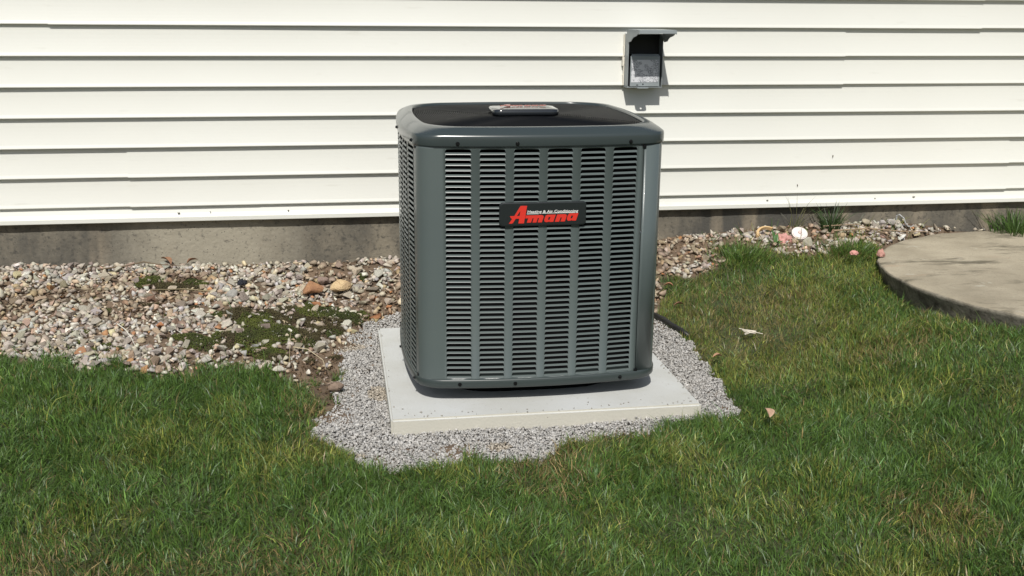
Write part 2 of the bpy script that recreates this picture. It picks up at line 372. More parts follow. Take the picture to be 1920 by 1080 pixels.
joints = {0: [-3.6, -.778, 2.882], 1: [-2.1, 1.6, 4.2], 2: [-4.4, -.2*0-3.05, .62, 3.4], 3: [-4.0, 2.097, 4.4], }
for r in range(6):
    zb = Z7+r*2*E_
    if r == 0: js = [-4.5, -.778, 2.9, 5.5]
    elif r == 1: js = [-4.5, -1.9, 1.78-.9*0+1.9, 5.5]
    elif r == 2: js = [-4.5, -1.45, 2.097, 5.5]
    elif r == 3: js = [-4.5, -1.015, 2.7, 5.5]
    else: js = [-4.5, -2.5+.7*r-2, .9*r-3.0, 5.5]; js = sorted(js)
    for i in range(len(js)-1):
        siding_panel(js[i]-(.02 if i else 0), js[i+1], zb, lift=.0030*(i % 2)+.0002, dz=.0016*(i % 2))
def starter(x0, x1, lift):
    zt = Z7; zb = .3115
    prof = [(.024, zb), (-.004, zb), (-.006, zb+.002), (-.006, zb+.0165), (-.001, zb+.0185), (.0005, zb+.021), (.006, zt-.030), (.0125, zt-.008), (.0150, zt+.004), (.0155, zt+.03)]
    V = []; F = []; m = len(prof); n = 12
    for x in np.linspace(x0, x1, n+1):
        for py, pz in prof: V.append((x, WY+py-lift, pz))
    for i in range(n):
        for j in range(m-1): F.append((i*m+j, (i+1)*m+j, (i+1)*m+j+1, i*m+j+1))
    o = link('starter_trim', mesh('starter_trim', V, F), None, M_siding); rel(o, house)
    s = o.modifiers.new('t', 'SOLIDIFY'); s.thickness = .0011; s.offset = -1
starter(-4.5, -.306, .0002); starter(-.308, 2.689, .0014); starter(2.687, 5.5, .0003)
rel(box('sheathing', -4.5, 5.5, 4.345, 4.5, .318, 1.72, M_wallback), house)
# foundation: a slightly uneven concrete face with pour seams
fx = np.arange(-4.5, 5.5, .025); fz = np.arange(-.25, .33, .02)
FX, FZ = np.meshgrid(fx, fz, indexing='ij')
FY = 4.333+(vnoise(FX, FZ, .2, 21)-.5)*.004+(vnoise(FX, FZ, .04, 22)-.5)*.003
for sx in (-1.84, -.90, .62, 1.55, 2.5): FY += np.where(np.abs(FX-sx) < .012, .004, 0)
I = np.arange(FX.size).reshape(FX.shape)
Ff = np.stack([I[:-1, :-1], I[1:, :-1], I[1:, 1:], I[:-1, 1:]], -1).reshape(-1, 4)
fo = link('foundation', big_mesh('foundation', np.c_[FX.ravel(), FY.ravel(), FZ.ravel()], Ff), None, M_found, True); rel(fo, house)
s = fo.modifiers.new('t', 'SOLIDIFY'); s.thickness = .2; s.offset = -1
# small dirt flecks and scuffs clinging to the siding
Mfl = mat('dirt_fleck', (.12, .1, .07), .9)
for (x, z, w, h) in ((2.93, .985, .007, .007), (3.02, .962, .008, .006), (2.08, .527, .003, .02), (1.93, .405, .003, .018), (2.47, .345, .02, .004),
                     (2.29, .342, .009, .003), (1.80, .344, .016, .002), (-.62, .345, .02, .004), (-.5, .347, .008, .003), (-.2, .346, .012, .003)):
    w *= .5; h *= .5; o = box('dirt_fleck', x-w/2, x+w/2, WY-.004, WY+.003, z-h/2, z+h/2, Mfl, bev=min(w, h)*.4, seg=1); rel(o, house)

# ------------------------------------------------------------------ concrete pad
pad = None
def make_pad():
    bm = bmesh.new(); box_bm(bm, .124, 1.038, 2.871, 3.785, -.075, 0.0)
    bmesh.ops.bevel(bm, geom=list(bm.edges), offset=.006, segments=3, affect='EDGES')
    me = bm_mesh('concrete_pad', bm)
    o = link('concrete_pad', me, None, M_pad)
    tag(o, 'square pale new concrete pad under the grey cooling unit, ringed by grey gravel', 'pad')
    return o
pad = make_pad()

# ------------------------------------------------------------------ cooling unit
UC = Vector((.5717, 3.3467, 0)); TILT = math.radians(.9)
unit = tag(empty('air_conditioner', UC, (TILT, 0, 0)), 'large grey-green louvered central air conditioning unit standing on the square concrete pad', 'air conditioner')
unit.location.z = .0172; unit.scale = (.99, .99, .99)
RB = 2.0
def outline(a, R, rc, na=24, nc=8):
    """rounded square with bowed sides, counter-clockwise from the front-left corner; list of (x, y, side)"""
    t = None; lo, hi = 0, a
    for _ in range(50):
        t = (lo+hi)/2
        if t*t+(R-a+t)**2 > (R-rc)**2: hi = t
        else: lo = t
    ang = math.atan2(t, (R-a+t)); pts = []
    for s in range(4):                      # front, right, back, left
        rot = s*math.pi/2
        def rt(x, y): return (x*math.cos(rot)-y*math.sin(rot), x*math.sin(rot)+y*math.cos(rot))
        for i in range(na+1):
            q = -ang+2*ang*i/na
            pts.append(rt(R*math.sin(q), (R-a)-R*math.cos(q)))
        for i in range(1, nc):
            q0 = ang; q1 = math.pi/2-ang; q = q0+(q1-q0)*i/nc
            pts.append(rt(t+rc*math.sin(q), -t-rc*math.cos(q)))
    return pts
A_B = .3865; RC = .060
COLS = [-.2815+i*.0963 for i in range(6)]; LW = .0735
PZ0, PZ1, NR = .0665, .7450, 44; LP_ = (PZ1-PZ0)/NR
ZB0, ZB1 = .054, .762
def front_y(x, a=A_B, R=RB): return (R-a)-math.sqrt(R*R-x*x)
# panel outlines by parameter: dense polyline of the whole outline, arc-length in order
OUT = outline(A_B, RB, RC, 40, 12)
def seg_between(x_start, x_end, side):     # on one bowed side (local x along the side)
    rot = side*math.pi/2
    return [(x*math.cos(rot)-front_y(x)*math.sin(rot), x*math.sin(rot)+front_y(x)*math.cos(rot)) for x in np.linspace(x_start, x_end, 5)]
def rot2(p, side):
    r = side*math.pi/2; return (p[0]*math.cos(r)-p[1]*math.sin(r), p[0]*math.sin(r)+p[1]*math.cos(r))
def corner_t():
    lo, hi = 0, A_B
    for _ in range(50):
        t = (lo+hi)/2
        if t*t+(RB-A_B+t)**2 > (RB-RC)**2: hi = t
        else: lo = t
    return t, math.atan2(t, RB-A_B+t)
CT, CANG = corner_t(); XE = RB*math.sin(CANG)
def corner_pts(f0, f1, side, n=12):        # right-hand corner of side, f in 0..1
    out = []
    for i in range(n+1):
        f = f0+(f1-f0)*i/n; q = CANG+(math.pi/2-2*CANG)*f
        out.append(rot2((CT+RC*math.sin(q), -CT-RC*math.cos(q)), side))
    return out
def face_pts(x0, x1, side, n=2): return [rot2((x, front_y(x)), side) for x in np.linspace(x0, x1, n+1)]
def slotted(name, side, f_left, x_right, corner_right=None, cols=COLS, extra=None):
    """sheet from the left corner (from fraction f_left) across a face with slot columns to x_right"""
    runs = []                                # (pts, solid)
    lp = corner_pts(f_left, 1, (side-1) % 4)
    lp += face_pts(-XE, cols[0], side, 4)[1:]
    runs.append((lp, True))
    for i, cx_ in enumerate(cols):
        runs.append((face_pts(cx_, cx_+LW, side, 3), False))
        nx_ = cols[i+1] if i+1 < len(cols) else None
        if nx_ is not None: runs.append((face_pts(cx_+LW, nx_, side, 1), True))
    rp = face_pts(cols[-1]+LW, x_right, side, 2)
    if corner_right is not None: rp += face_pts(x_right, XE, side, 1)[1:]+corner_pts(0, corner_right, side)[1:]
    runs.append((rp, True))
    V = []; F = []; zs = [ZB0, PZ0, PZ1, ZB1]; idx = []
    cols_ = []
    for pts, solid in runs:
        for k, p in enumerate(pts):
            if cols_ and k == 0: continue
            cols_.append((p, solid))
    for (p, s_) in cols_:
        for z in zs: V.append((p[0], p[1], z))
    for i in range(len(cols_)-1):
        for j in range(3):
            if j == 1 and not cols_[i+1][1]: continue
            F.append((i*4+j, (i+1)*4+j, (i+1)*4+j+1, i*4+j+1))
    me = mesh(name, V, F); o = link(name, me, unit, M_cab, True)
    s = o.modifiers.new('t', 'SOLIDIFY'); s.thickness = .0012; s.offset = -1
    return o
SEAM = .294
slotted("front_panel", 0, .05, SEAM-.001)
_n = Vector((SEAM/RB, -1, 0)).normalized()
o = box('seam_shade_strip', -.006, .006, .0016, .004, ZB0+.002, ZB1-.002, M_coil, unit); o.location = (SEAM, front_y(SEAM), 0); o.rotation_euler = (0, 0, math.asin(SEAM/RB))  # black strip added behind the gap, stands for the shade in the seam
# right-front corner post with the side panel behind it
def strip(name, pts, z0, z1, m=None, smooth=True):
    V = []; F = []
    for p in pts: V += [(p[0], p[1], z0), (p[0], p[1], z1)]
    for i in range(len(pts)-1): F.append((2*i, 2*i+2, 2*i+3, 2*i+1))
    o = link(name, mesh(name, V, F), unit, m or M_cab, smooth)
    s = o.modifiers.new('t', 'SOLIDIFY'); s.thickness = .0012; s.offset = -1
    return o
strip('corner_panel', face_pts(SEAM+.001, XE, 0, 2)+corner_pts(0, .55, 0)[1:], ZB0, ZB1)
SC = [-.255+i*.0963*.93 for i in range(6)]
slotted('side_panel', 3, .6, XE-.001, .04, cols=[-.258+i*.0963 for i in range(6)])      # left side, as seen from the front
slotted('side_panel', 1, .57, .30, 1.0, cols=[-.27+i*.0963 for i in range(6)][:5]+[])
slotted('rear_panel', 2, .02, .30, .57, cols=[-.257+i*.0963 for i in range(5)])
# one louver: a pressed-in slat, flush cheeks round its ends
def louver_arrays():
    p = LP_; w = LW; V = []; F = []
    us = np.array([-1, -.98, -.945, -.88, -.45, 0, .45, .88, .945, .98, 1.])*w/2
    def q(*vs): F.append(vs)
    top = []; n = len(us)
    for k, u in enumerate(us):
        e = (w/2-abs(u))/(w/2)            # 0 at the ends
        s = min(1, e/.10); s = math.sqrt(max(0, 1-(1-s)**2))
        zb = p*(.07+.20*(1-s)); h_ = p*s
        V += [(u, 0, 0), (u, -.0015*s, zb), (u, -.0009*s, zb+.075*h_), (u, -.0002*s, zb+.37*h_)]
        # cheek: panel metal coming down at the top corners
        zc = p*(.36+.62*s); V += [(u, 0, zc if k not in (0, n-1) else p*.30), (u, 0, p)]
    for k in range(n-1):
        a, b = 6*k, 6*(k+1)
        q(a, b, b+1, a+1); q(a+1, b+1, b+2, a+2); q(a+2, b+2, b+3, a+3)
        if k in (0, 1, 2, n-4, n-3, n-2): q(a+4, b+4, b+5, a+5)
    return np.array(V), F
LV, LF = louver_arrays()
lme = mesh('louver', LV, LF); lme.materials.append(M_louv_lit)
def louver_matrix(cx_, r, side, z0=PZ0):
    xm = cx_+LW/2; ang = math.asin(xm/RB); px, py = rot2((xm, front_y(xm)), side)
    return Matrix.Translation((px, py, z0+r*LP_)) @ Matrix.Rotation(ang+side*math.pi/2, 4, 'Z')
for ci, cx_ in enumerate(COLS):
    for r in range(NR):
        zc = PZ0+(r+.5)*LP_
        if ci in (2, 3) and .535 < zc < .588: continue     # wholly behind the name plate
        o = bpy.data.objects.new('louver', lme); C.objects.link(o); o.parent = unit; o.matrix_local = louver_matrix(cx_, r, 0)
V = []; F = []
for side, cs in ((3, [-.258+i*.0963 for i in range(6)]), (1, [-.27+i*.0963 for i in range(5)]), (2, [-.257+i*.0963 for i in range(5)])):
    for cx_ in cs:
        for r in range(NR):
            M = np.array(louver_matrix(cx_, r, side)); b = len(V)
            V += [tuple(v) for v in (LV@M[:3, :3].T+M[:3, 3])]; F += [tuple(i+b for i in f) for f in LF]
o = link('side_louvers', mesh('side_louvers', V, F), unit, M_louv_lit); o['kind'] = 'stuff'
# dark inside: coil, fan and motor
ring = lambda a, R, rc, z, na=16, nc=6: [(x, y, z) for x, y in outline(a, R, rc, na, nc)]
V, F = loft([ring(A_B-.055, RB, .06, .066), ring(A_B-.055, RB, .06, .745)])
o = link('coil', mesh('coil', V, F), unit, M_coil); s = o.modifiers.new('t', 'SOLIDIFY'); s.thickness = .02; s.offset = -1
# base pan
rings = [ring(.30, RB, .12, .036, 24, 8), ring(A_B-.012, RB, .085, .034, 24, 8), ring(A_B+.002, RB, .087, .036, 24, 8), ring(A_B+.006, RB, .09, .040, 24, 8), ring(A_B+.0065, RB, .09, .060, 24, 8), ring(A_B+.0045, RB, .09, .063, 24, 8), ring(A_B+.001, RB, .087, .0635, 24, 8), ring(A_B-.02, RB, .08, .0600, 24, 8)]
V, F = loft(rings, True, True, True); link('base_pan', mesh('base_pan', V, F), unit, M_pan, True)
V, F = loft([ring(.285, RB, .16, -.0185, 16, 8), ring(.30, RB, .16, .006, 16, 8), ring(.305, RB, .16, .0355, 16, 8)], True, True, False)
link('base_foot', mesh('base_foot', V, F), unit, M_coil, True)
# top cap
prof = [(A_B+.0012, .075, .7515), (A_B+.0050, .078, .7530), (A_B+.0058, .079, .756), (A_B+.0062, .080, .778), (A_B+.0050, .082, .7835), (A_B+.0015, .086, .7865), (A_B-.008, .10, .7925), (A_B-.020, .108, .7985), (A_B-.030, .116, .8025),
        (A_B-.040, .128, .8040), (A_B-.0445, .134, .8035), (A_B-.0465, .137, .8012), (A_B-.047, .138, .794), (A_B-.047, .138, .780)]
V, F = loft([ring(a, RB, rc, z, 32, 12) for a, rc, z in prof])
o = link('top_cap', mesh('top_cap', V, F), unit, M_cap, True); cap = o
s = o.modifiers.new('t', 'SOLIDIFY'); s.thickness = .0012; s.offset = -1
# fan guard: nested wire rings and radial spokes
GA = A_B-.052
def guard_z(f): return .7950+.005*(1-f*f)
i = 0
nring = 54
for k in range(nring):
    f = 1-k/nring*.93; a = GA*f; rc = min(.138*f+.02*(1-f)*6, a*.98)
    R = RB*f*(1+2*(1-f)) if f > .5 else RB*f*2
    pts = [(x, y, guard_z(f)) for x, y in outline(a, max(R, a*1.5), rc, 8, 6)]
    V, F = tube(pts, .0019, 5, True); link('guard_ring', mesh('guard_ring', V, F), unit, M_blk, True)
for k in range(8):
    q = (k+.5)*math.pi/4; pts = []
    for f in np.linspace(.08, 1.0, 8):
        rr = GA*f/max(abs(math.cos(q)), abs(math.sin(q)))
        if f > .9: rr = min(rr, GA*f*1.17)
        rr = min(rr, GA*f*1.2); pts.append((rr*math.cos(q), rr*math.sin(q), guard_z(f)-.0032))
    V, F = tube(pts, .0019, 5); link('guard_spoke', mesh('guard_spoke', V, F), unit, M_blk, True)
bm = bmesh.new(); bmesh.ops.create_cone(bm, cap_ends=True, segments=24, radius1=.07, radius2=.07, depth=.12, matrix=Matrix.Translation((0, 0, .70)))
link('fan_motor', bm_mesh('fan_motor', bm), unit, M_coil)
for k in range(3):
    q0 = k*2*math.pi/3; V = []; F = []
    for i_, q in enumerate(np.linspace(0, 1.25, 8)):
        for rr in (.06, .30): V.append((rr*math.cos(q0+q), rr*math.sin(q0+q), .69+.03*i_/7+(rr-.06)*.05))
    F = [(2*j, 2*j+1, 2*j+3, 2*j+2) for j in range(7)]
    o = link('fan_blade', mesh('fan_blade', V, F), unit, M_coil, True); s = o.modifiers.new('t', 'SOLIDIFY'); s.thickness = .003
o = box('fan_deck', -.29, .29, -.29, .29, .60, .61, M_coil, unit)
V, F = tube([(x, y-.0004, .7492) for x, y in face_pts(-XE, SEAM-.006, 0, 12)], .0011, 5); link('panel_highlight_bead', mesh('panel_highlight_bead', V, F), unit, M_louv_lit, True)  # added bead in the lighter paint, shaped as a bright edge highlight
# screws and corner clips
def screw(p, q, r=.0048, nm='screw'):
    bm = bmesh.new(); bmesh.ops.create_cone(bm, cap_ends=True, segments=12, radius1=r*1.25, radius2=r*1.15, depth=.0012, matrix=Matrix.Translation((0, 0, .0006)))
    bmesh.ops.create_cone(bm, cap_ends=True, segments=6, radius1=r*.85, radius2=r*.72, depth=.004, matrix=Matrix.Translation((0, 0, .0032)))
    o = link(nm, bm_mesh(nm, bm), unit, M_scr); o.location = p
    o.rotation_euler = Vector(q).to_track_quat('Z', 'Y').to_euler()
for x in (-.2465, -.0795, .2505):
    n_ = Vector((x/RB, -1, 0)).normalized()
    screw((x, front_y(x)-.0062, .7615), n_)
for x in (-.243, -.079, .244):
    n_ = Vector((x/RB, -1, 0)).normalized(); screw((x, front_y(x)-.0068, .0495), n_)
for y in (-.26, .0, .30):
    px, py = rot2((y, front_y(y)), 3); n_ = Vector(rot2((y/RB, -1), 3)+(0,)).normalized()
    screw((px-.0062, -abs(py) if False else py, .764), n_); screw((px-.007, py, .0495), n_)
for side in (1, 2):
    for y in (-.24, .24):
        px, py = rot2((y, front_y(y)), side); n_ = Vector(rot2((y/RB, -1), side)+(0,)).normalized()
        screw(Vector((px, py, .764))+n_*.0062, n_); screw(Vector((px, py, .0495))+n_*.0068, n_)
def clip(x, z):
    n_ = Vector((x/RB, -1, 0)).normalized()
    o = box('seam_clip', -.0055, .0055, -.0045, .001, -.004, .004, M_scr, unit, .0008, 1); o.location = (x, front_y(x)-.0005, z); o.rotation_euler = (0, 0, math.asin(x/RB))
clip(SEAM, .7465); clip(SEAM, .0660)
cp_ = corner_pts(.42, .42, 3, 0)[0] if False else corner_pts(.045, .055, 3, 1)[0]
for z in (.7465, .066):
    o = box('seam_clip', -.0055, .0055, -.003, .003, -.004, .004, M_scr, unit, .0008, 1); o.location = (cp_[0], cp_[1], z); o.rotation_euler = (0, 0, math.radians(-75))

# --- lettering: 2D outlines filled into thin raised solids
def glyph(name, polys, sx, sy, ox, oy, th, m, parent):
    cu = bpy.data.curves.new(name, 'CURVE'); cu.dimensions = '2D'; cu.fill_mode = 'BOTH'; cu.extrude = th/2
    for P in polys:
        sp = cu.splines.new('POLY'); sp.points.add(len(P)-1); sp.use_cyclic_u = True
        for i, (x, y) in enumerate(P): sp.points[i].co = ((x-ox)*sx, -(y-oy)*sy, 0, 1)
    tmp = bpy.data.objects.new('tmp', cu); C.objects.link(tmp); bpy.context.view_layer.update()
    me = bpy.data.meshes.new_from_object(tmp); bpy.data.objects.remove(tmp)
    me.name = name; me.materials.clear()
    return link(name, me, parent, m)
def text(name, s_, size, m, parent, shear=0., off=0., ext=.0004, width=None):
    cu = bpy.data.curves.new(name, 'FONT'); cu.body = s_; cu.size = size; cu.shear = shear; cu.offset = off; cu.extrude = ext
    cu.align_x = 'LEFT'; cu.resolution_u = 3
    tmp = bpy.data.objects.new('tmp', cu); C.objects.link(tmp); bpy.context.view_layer.update()
    me = bpy.data.meshes.new_from_object(tmp); bpy.data.objects.remove(tmp); me.name = name; me.materials.clear()
    if width:
        xs = [v.co.x for v in me.vertices]; k = width/(max(xs)-min(xs)); x0 = min(xs)
        for v in me.vertices: v.co.x = (v.co.x-x0)*k
    return link(name, me, parent, m)
GL = {
 'A': [[(560,247),(682,247),(668,330),(655,432),(662,434),(655,488),(640,490),(626,585),(520,585),(536,492),(470,492),(424,568),(404,585),(342,585),(402,496),(378,476),(362,440),(445,440)],
       [(556,345),(544,440),(492,440)]],
 'm': [[(656,434),(955,432),(985,442),(998,462),(990,492),(962,574),(884,574),(908,492),(898,488),(886,492),(858,574),(786,574),(808,492),(798,488),(786,492),(758,574),(678,574),(704,490),(648,490)]],
 'a': [[(1062,430),(1225,428),(1178,570),(1108,570),(1104,556),(1086,568),(1040,572),(1014,560),(1006,532),(1020,480),(1038,446)],
       [(1092,474),(1126,474),(1108,528),(1082,532),(1078,512)]],
 'n': [[(1254,428),(1400,424),(1428,436),(1434,462),(1424,492),(1398,566),(1316,566),(1340,492),(1330,484),(1316,488),(1290,568),(1206,570)]],
 'a2': [[(1492,412),(1655,410),(1610,554),(1538,554),(1534,540),(1516,552),(1470,556),(1444,544),(1436,516),(1450,462),(1468,428)],
       [(1522,456),(1556,456),(1538,510),(1512,514),(1508,494)]]}
PLx, PLz = -.0045, .561
plate = bpy.data.objects.new('x', None)
def rrect(w, h, r, n=5):
    P = []
    for cx_, cy_, a0 in ((w/2-r, -h/2+r, -90), (w/2-r, h/2-r, 0), (-w/2+r, h/2-r, 90), (-w/2+r, -h/2+r, 180)):
        for i in range(n+1):
            a = math.radians(a0+90*i/n); P.append((cx_+r*math.cos(a), cy_+r*math.sin(a)))
    return P
def pillow(name, w, h, r, th, m, parent, dome=0.):
    rings = []
    for d, z in ((0, 0), (0, th*.6), (.0012, th*.88), (.0032, th)):
        rings.append([(x, y, z) for x, y in rrect(w-2*d, h-2*d, r-d*.6)])
    if dome:
        for f in (.8, .5, .2): rings.append([(x*f, y*f, th+dome*(1-f*f)) for x, y in rrect(w-.0064, h-.0064, r-.002)])
    V, F = loft(rings, True, True, True); return link(name, mesh(name, V, F), parent, m, False)
np_ = pillow('name_plate', .252, .069, .010, .006, M_plate, unit)
np_.location = (PLx, front_y(0)-.0020, PLz); np_.rotation_euler = (math.pi/2, 0, math.asin(PLx/RB))
kx, kz = .252/1640, .069/462
for k_, P in GL.items():
    o = glyph('red_letter', P, kx, kz, 985, 412, .0012, M_red, np_); o.location = (0, 0, .0066)
o = text('white_lettering', 'Heating & Air Conditioning', .0105, M_white, np_, shear=.1, off=.00012, width=(1650-690)*kx); o.location = ((690-985)*kx, -(388-412)*kz, .0064)
for (x0, x1, yy) in ((678, 902, 405), (968, 1594, 397)):
    o = box('underline', (x0-985)*kx, (x1-985)*kx, -(yy+5-412)*kz, -(yy-5-412)*kz, .0058, .0068, M_white, np_)
# badge on the fan guard
bd = pillow('top_badge', .208, .135, .026, .018, M_badge, unit, dome=.004); bd.location = (.002, -.005, .803)
bd.data.polygons.foreach_set('use_smooth', [True]*len(bd.data.polygons))
kx2 = .150/1310
for k_, P in GL.items():
    o = glyph('red_letter', P, kx2, kx2*1.15, 1000, 412, .0016, M_redpale, bd); o.location = (0, .012, .0243)

# ------------------------------------------------------------------ disconnect box on the siding
BX0, BX1, BZ0, BZ1 = 1.152, 1.294, .822, 1.032; BYW, BYF = 4.300, 4.243
dbox = tag(empty('disconnect_box', ((BX0+BX1)/2, 4.30, BZ0)), 'small grey electrical disconnect box with its lid flipped open on the siding', 'electrical box')
def db(name, *a, **k):
    o = box(name, *a, **k); return rel(o, dbox)
T = .0016
db('enclosure', BX0, BX0+T, BYF+.002, BYW+.012, BZ0, BZ1, M_box)
db('enclosure', BX1-T, BX1, BYF+.002, BYW+.012, BZ0, BZ1, M_box)
db('enclosure', BX0+T+.0003, BX1-T-.0003, BYF+.0005, BYW+.012, BZ0+.001, BZ0+.003, M_box)
db('enclosure', BX0+T+.0003, BX1-T-.0003, BYF+.02, BYW+.012, BZ1-.003, BZ1, M_box)
db('back_plate', BX0+.003, BX1-.003, BYW-.006, BYW+.004, BZ0+.004, BZ1-.004, M_boxin)
# dead front: slopes out to the lower half, with rolled edge
V = [(BX0+.010, BYF+.001, BZ0+.006), (BX1-.011, BYF+.001, BZ0+.006), (BX1-.011, BYF+.001, .945), (BX0+.010, BYF+.001, .945), (BX1-.016, BYF+.010, .953), (BX0+.018, BYF+.010, .953), (BX1-.016, BYF+.05, .953), (BX0+.018, BYF+.05, .953)]
o = link('inner_cover', mesh('inner_cover', V, [(0, 1, 2, 3), (3, 2, 4, 5), (5, 4, 6, 7)]), None, M_box); rel(o, dbox)
s = o.modifiers.new('t', 'SOLIDIFY'); s.thickness = .0014; s.offset = 0
def stickermat():
    m = mat('sticker_print', (.6, .6, .6), .4); nt = m.node_tree; b = nt.nodes['Principled BSDF']
    tc = nn(nt, 'ShaderNodeTexCoord'); mp = nn(nt, 'ShaderNodeMapping'); mp.inputs['Scale'].default_value = (260, 1, 420); nt.links.new(tc.outputs['Object'], mp.inputs['Vector'])
    n = nn(nt, 'ShaderNodeTexNoise', Scale=1.0, Detail=2.0); nt.links.new(mp.outputs['Vector'], n.inputs['Vector'])
    mp2 = nn(nt, 'ShaderNodeMapping'); mp2.inputs['Scale'].default_value = (40, 1, 60); nt.links.new(tc.outputs['Object'], mp2.inputs['Vector'])
    n2 = nn(nt, 'ShaderNodeTexNoise', Scale=1.0, Detail=2.0); nt.links.new(mp2.outputs['Vector'], n2.inputs['Vector'])
    a = nn(nt, 'ShaderNodeMath', operation='MULTIPLY'); nt.links.new(ramp(nt, n.outputs['Fac'], .47, .53).outputs['Color'], a.inputs[0]); nt.links.new(ramp(nt, n2.outputs['Fac'], .45, .5).outputs['Color'], a.inputs[1])
    nt.links.new(mixc(nt, a.outputs[0], (.62, .63, .65), (.22, .23, .25)), b.inputs['Base Color']); return m
db('label_sticker', BX0+.014, BX1-.016, BYF-.0006, BYF+.0004, .844, .932, stickermat())
# lid: tray hinged at the top, swung up level, cheeks hanging down
LX0, LX1 = BX0-.001, BX1+.006; LY0, LY1 = 4.092, 4.268; LZ = 1.050
lid = link('lid', bm_mesh('lid', (lambda bm: (box_bm(bm, LX0+T, LX1-T, LY0+T, LY1, LZ-T, LZ), bm)[1])(bmesh.new())), None, M_box); rel(lid, dbox)
def cheek(x, nm='lid_cheek'):
    P = [(LY1+.004, LZ-.002), (LY0+.001, LZ-.001), (LY0, LZ-.016), (LY0+.006, LZ-.016), (LY0+.012, LZ-.0145), (LY0+.022, LZ-.015), (LY0+.036, LZ-.022), (LY0+.060, LZ-.026), (LY0+.085, LZ-.030), (LY0+.100, LZ-.036), (LY0+.118, LZ-.046), (LY1-.020, LZ-.050), (LY1+.004, LZ-.040)]
    V = [(x, y, z) for y, z in P]+[(x+T, y, z) for y, z in P]; n = len(P)
    F = [tuple(range(n))[::-1], tuple(range(n, 2*n))]+[(i, (i+1) % n, (i+1) % n+n, i+n) for i in range(n)]
    return rel(link(nm, mesh(nm, V, F), None, M_box), dbox)
cheek(LX0); cheek(LX1-T)
db('lid_lip', LX0+T+.0002, LX1-T-.0002, LY0, LY0+T, LZ-.013, LZ-.0005, M_box)
# hasp with a hole at the bottom edge
def hasp():
    w, d_, r = .046, .026, .0045; cx_ = BX0+.060; outer = []
    outer = [(-w/2, 0), (w/2, 0)]+[(w/2-.010+.010*math.cos(a), -d_+.010+ -.010*math.sin(a)) for a in np.linspace(0, math.pi/2, 5)]+[(-w/2+.010-.010*math.sin(a), -d_+.010-.010*math.cos(a)) for a in np.linspace(0, math.pi/2, 5)]
    hole = [(r*math.cos(a), -.014+r*math.sin(a)) for a in np.linspace(0, 2*math.pi, 13)[:-1]]
    o = glyph('hasp', [outer, hole], 1, -1, 0, 0, .002, M_box, None); rel(o, dbox)
    o.matrix_local = Matrix.Translation((cx_-dbox.location.x+0, 0, 0))
    o.matrix_parent_inverse = Matrix.Identity(4); o.location = (cx_-dbox.location.x, BYF+.002-4.30, .0005)
hasp()
o = db('latch_slot', BX0+.036, BX0+.044, BYF-.0008, BYF+.0012, BZ0+.010, BZ0+.013, M_boxin); o = db('latch_slot', BX0+.061, BX0+.066, BYF-.0008, BYF+.0012, BZ0+.012, BZ0+.017, M_boxin)
for k, (z0, z1, w) in enumerate(((.828, .872, .006), (.868, .914, .004), (.905, .948, .009), (.94, .985, .006), (.98, 1.03, .004))):
    db('caulk_bead', BX0-w, BX0-.0003, 4.296, 4.312, z0, z1, M_caulk, bev=.0018, seg=2)
db('pipe_stub', BX0+.05, BX0+.085, 4.31, 4.33, BZ0+.01, BZ0+.04, M_boxin)

# ------------------------------------------------------------------ old round slab
nseg = 120; V = []; F = []; rr_ = []
for a in np.linspace(0, 2*math.pi, nseg, endpoint=False):
    n_ = (float(vnoise(math.cos(a)*2+5, math.sin(a)*2+5, .25, 31))-.5)*.012+(float(vnoise(math.cos(a)*2+5, math.sin(a)*2+5, .06, 32))-.5)*.006
    rr_.append(n_)
def sring(f, z, k=1.): return [(SLAB_C[0]+(SLAB_R*f+n_*k)*math.cos(a), SLAB_C[1]+(SLAB_R*f+n_*k)*math.sin(a), z+(random.random()-.5)*.0015*k) for a, n_ in zip(np.linspace(0, 2*math.pi, nseg, endpoint=False), rr_)]
rings = [sring(.96, .03), sring(.965, .08), sring(.975, .12, 1.5), sring(.985, .145), sring(.995, .168), sring(1.0, .178), sring(.996, SLAB_Z-.003), sring(.985, SLAB_Z), sring(.9, SLAB_Z+.001, .3), sring(.6, SLAB_Z+.002, 0), sring(.3, SLAB_Z+.003, 0)]
V, F = loft(rings, True, True, True)
o = link('round_slab', mesh('round_slab', V, F), None, M_slab, True); tag(o, 'thick round weathered concrete slab with stained top beside the lawn and foundation', 'concrete slab')

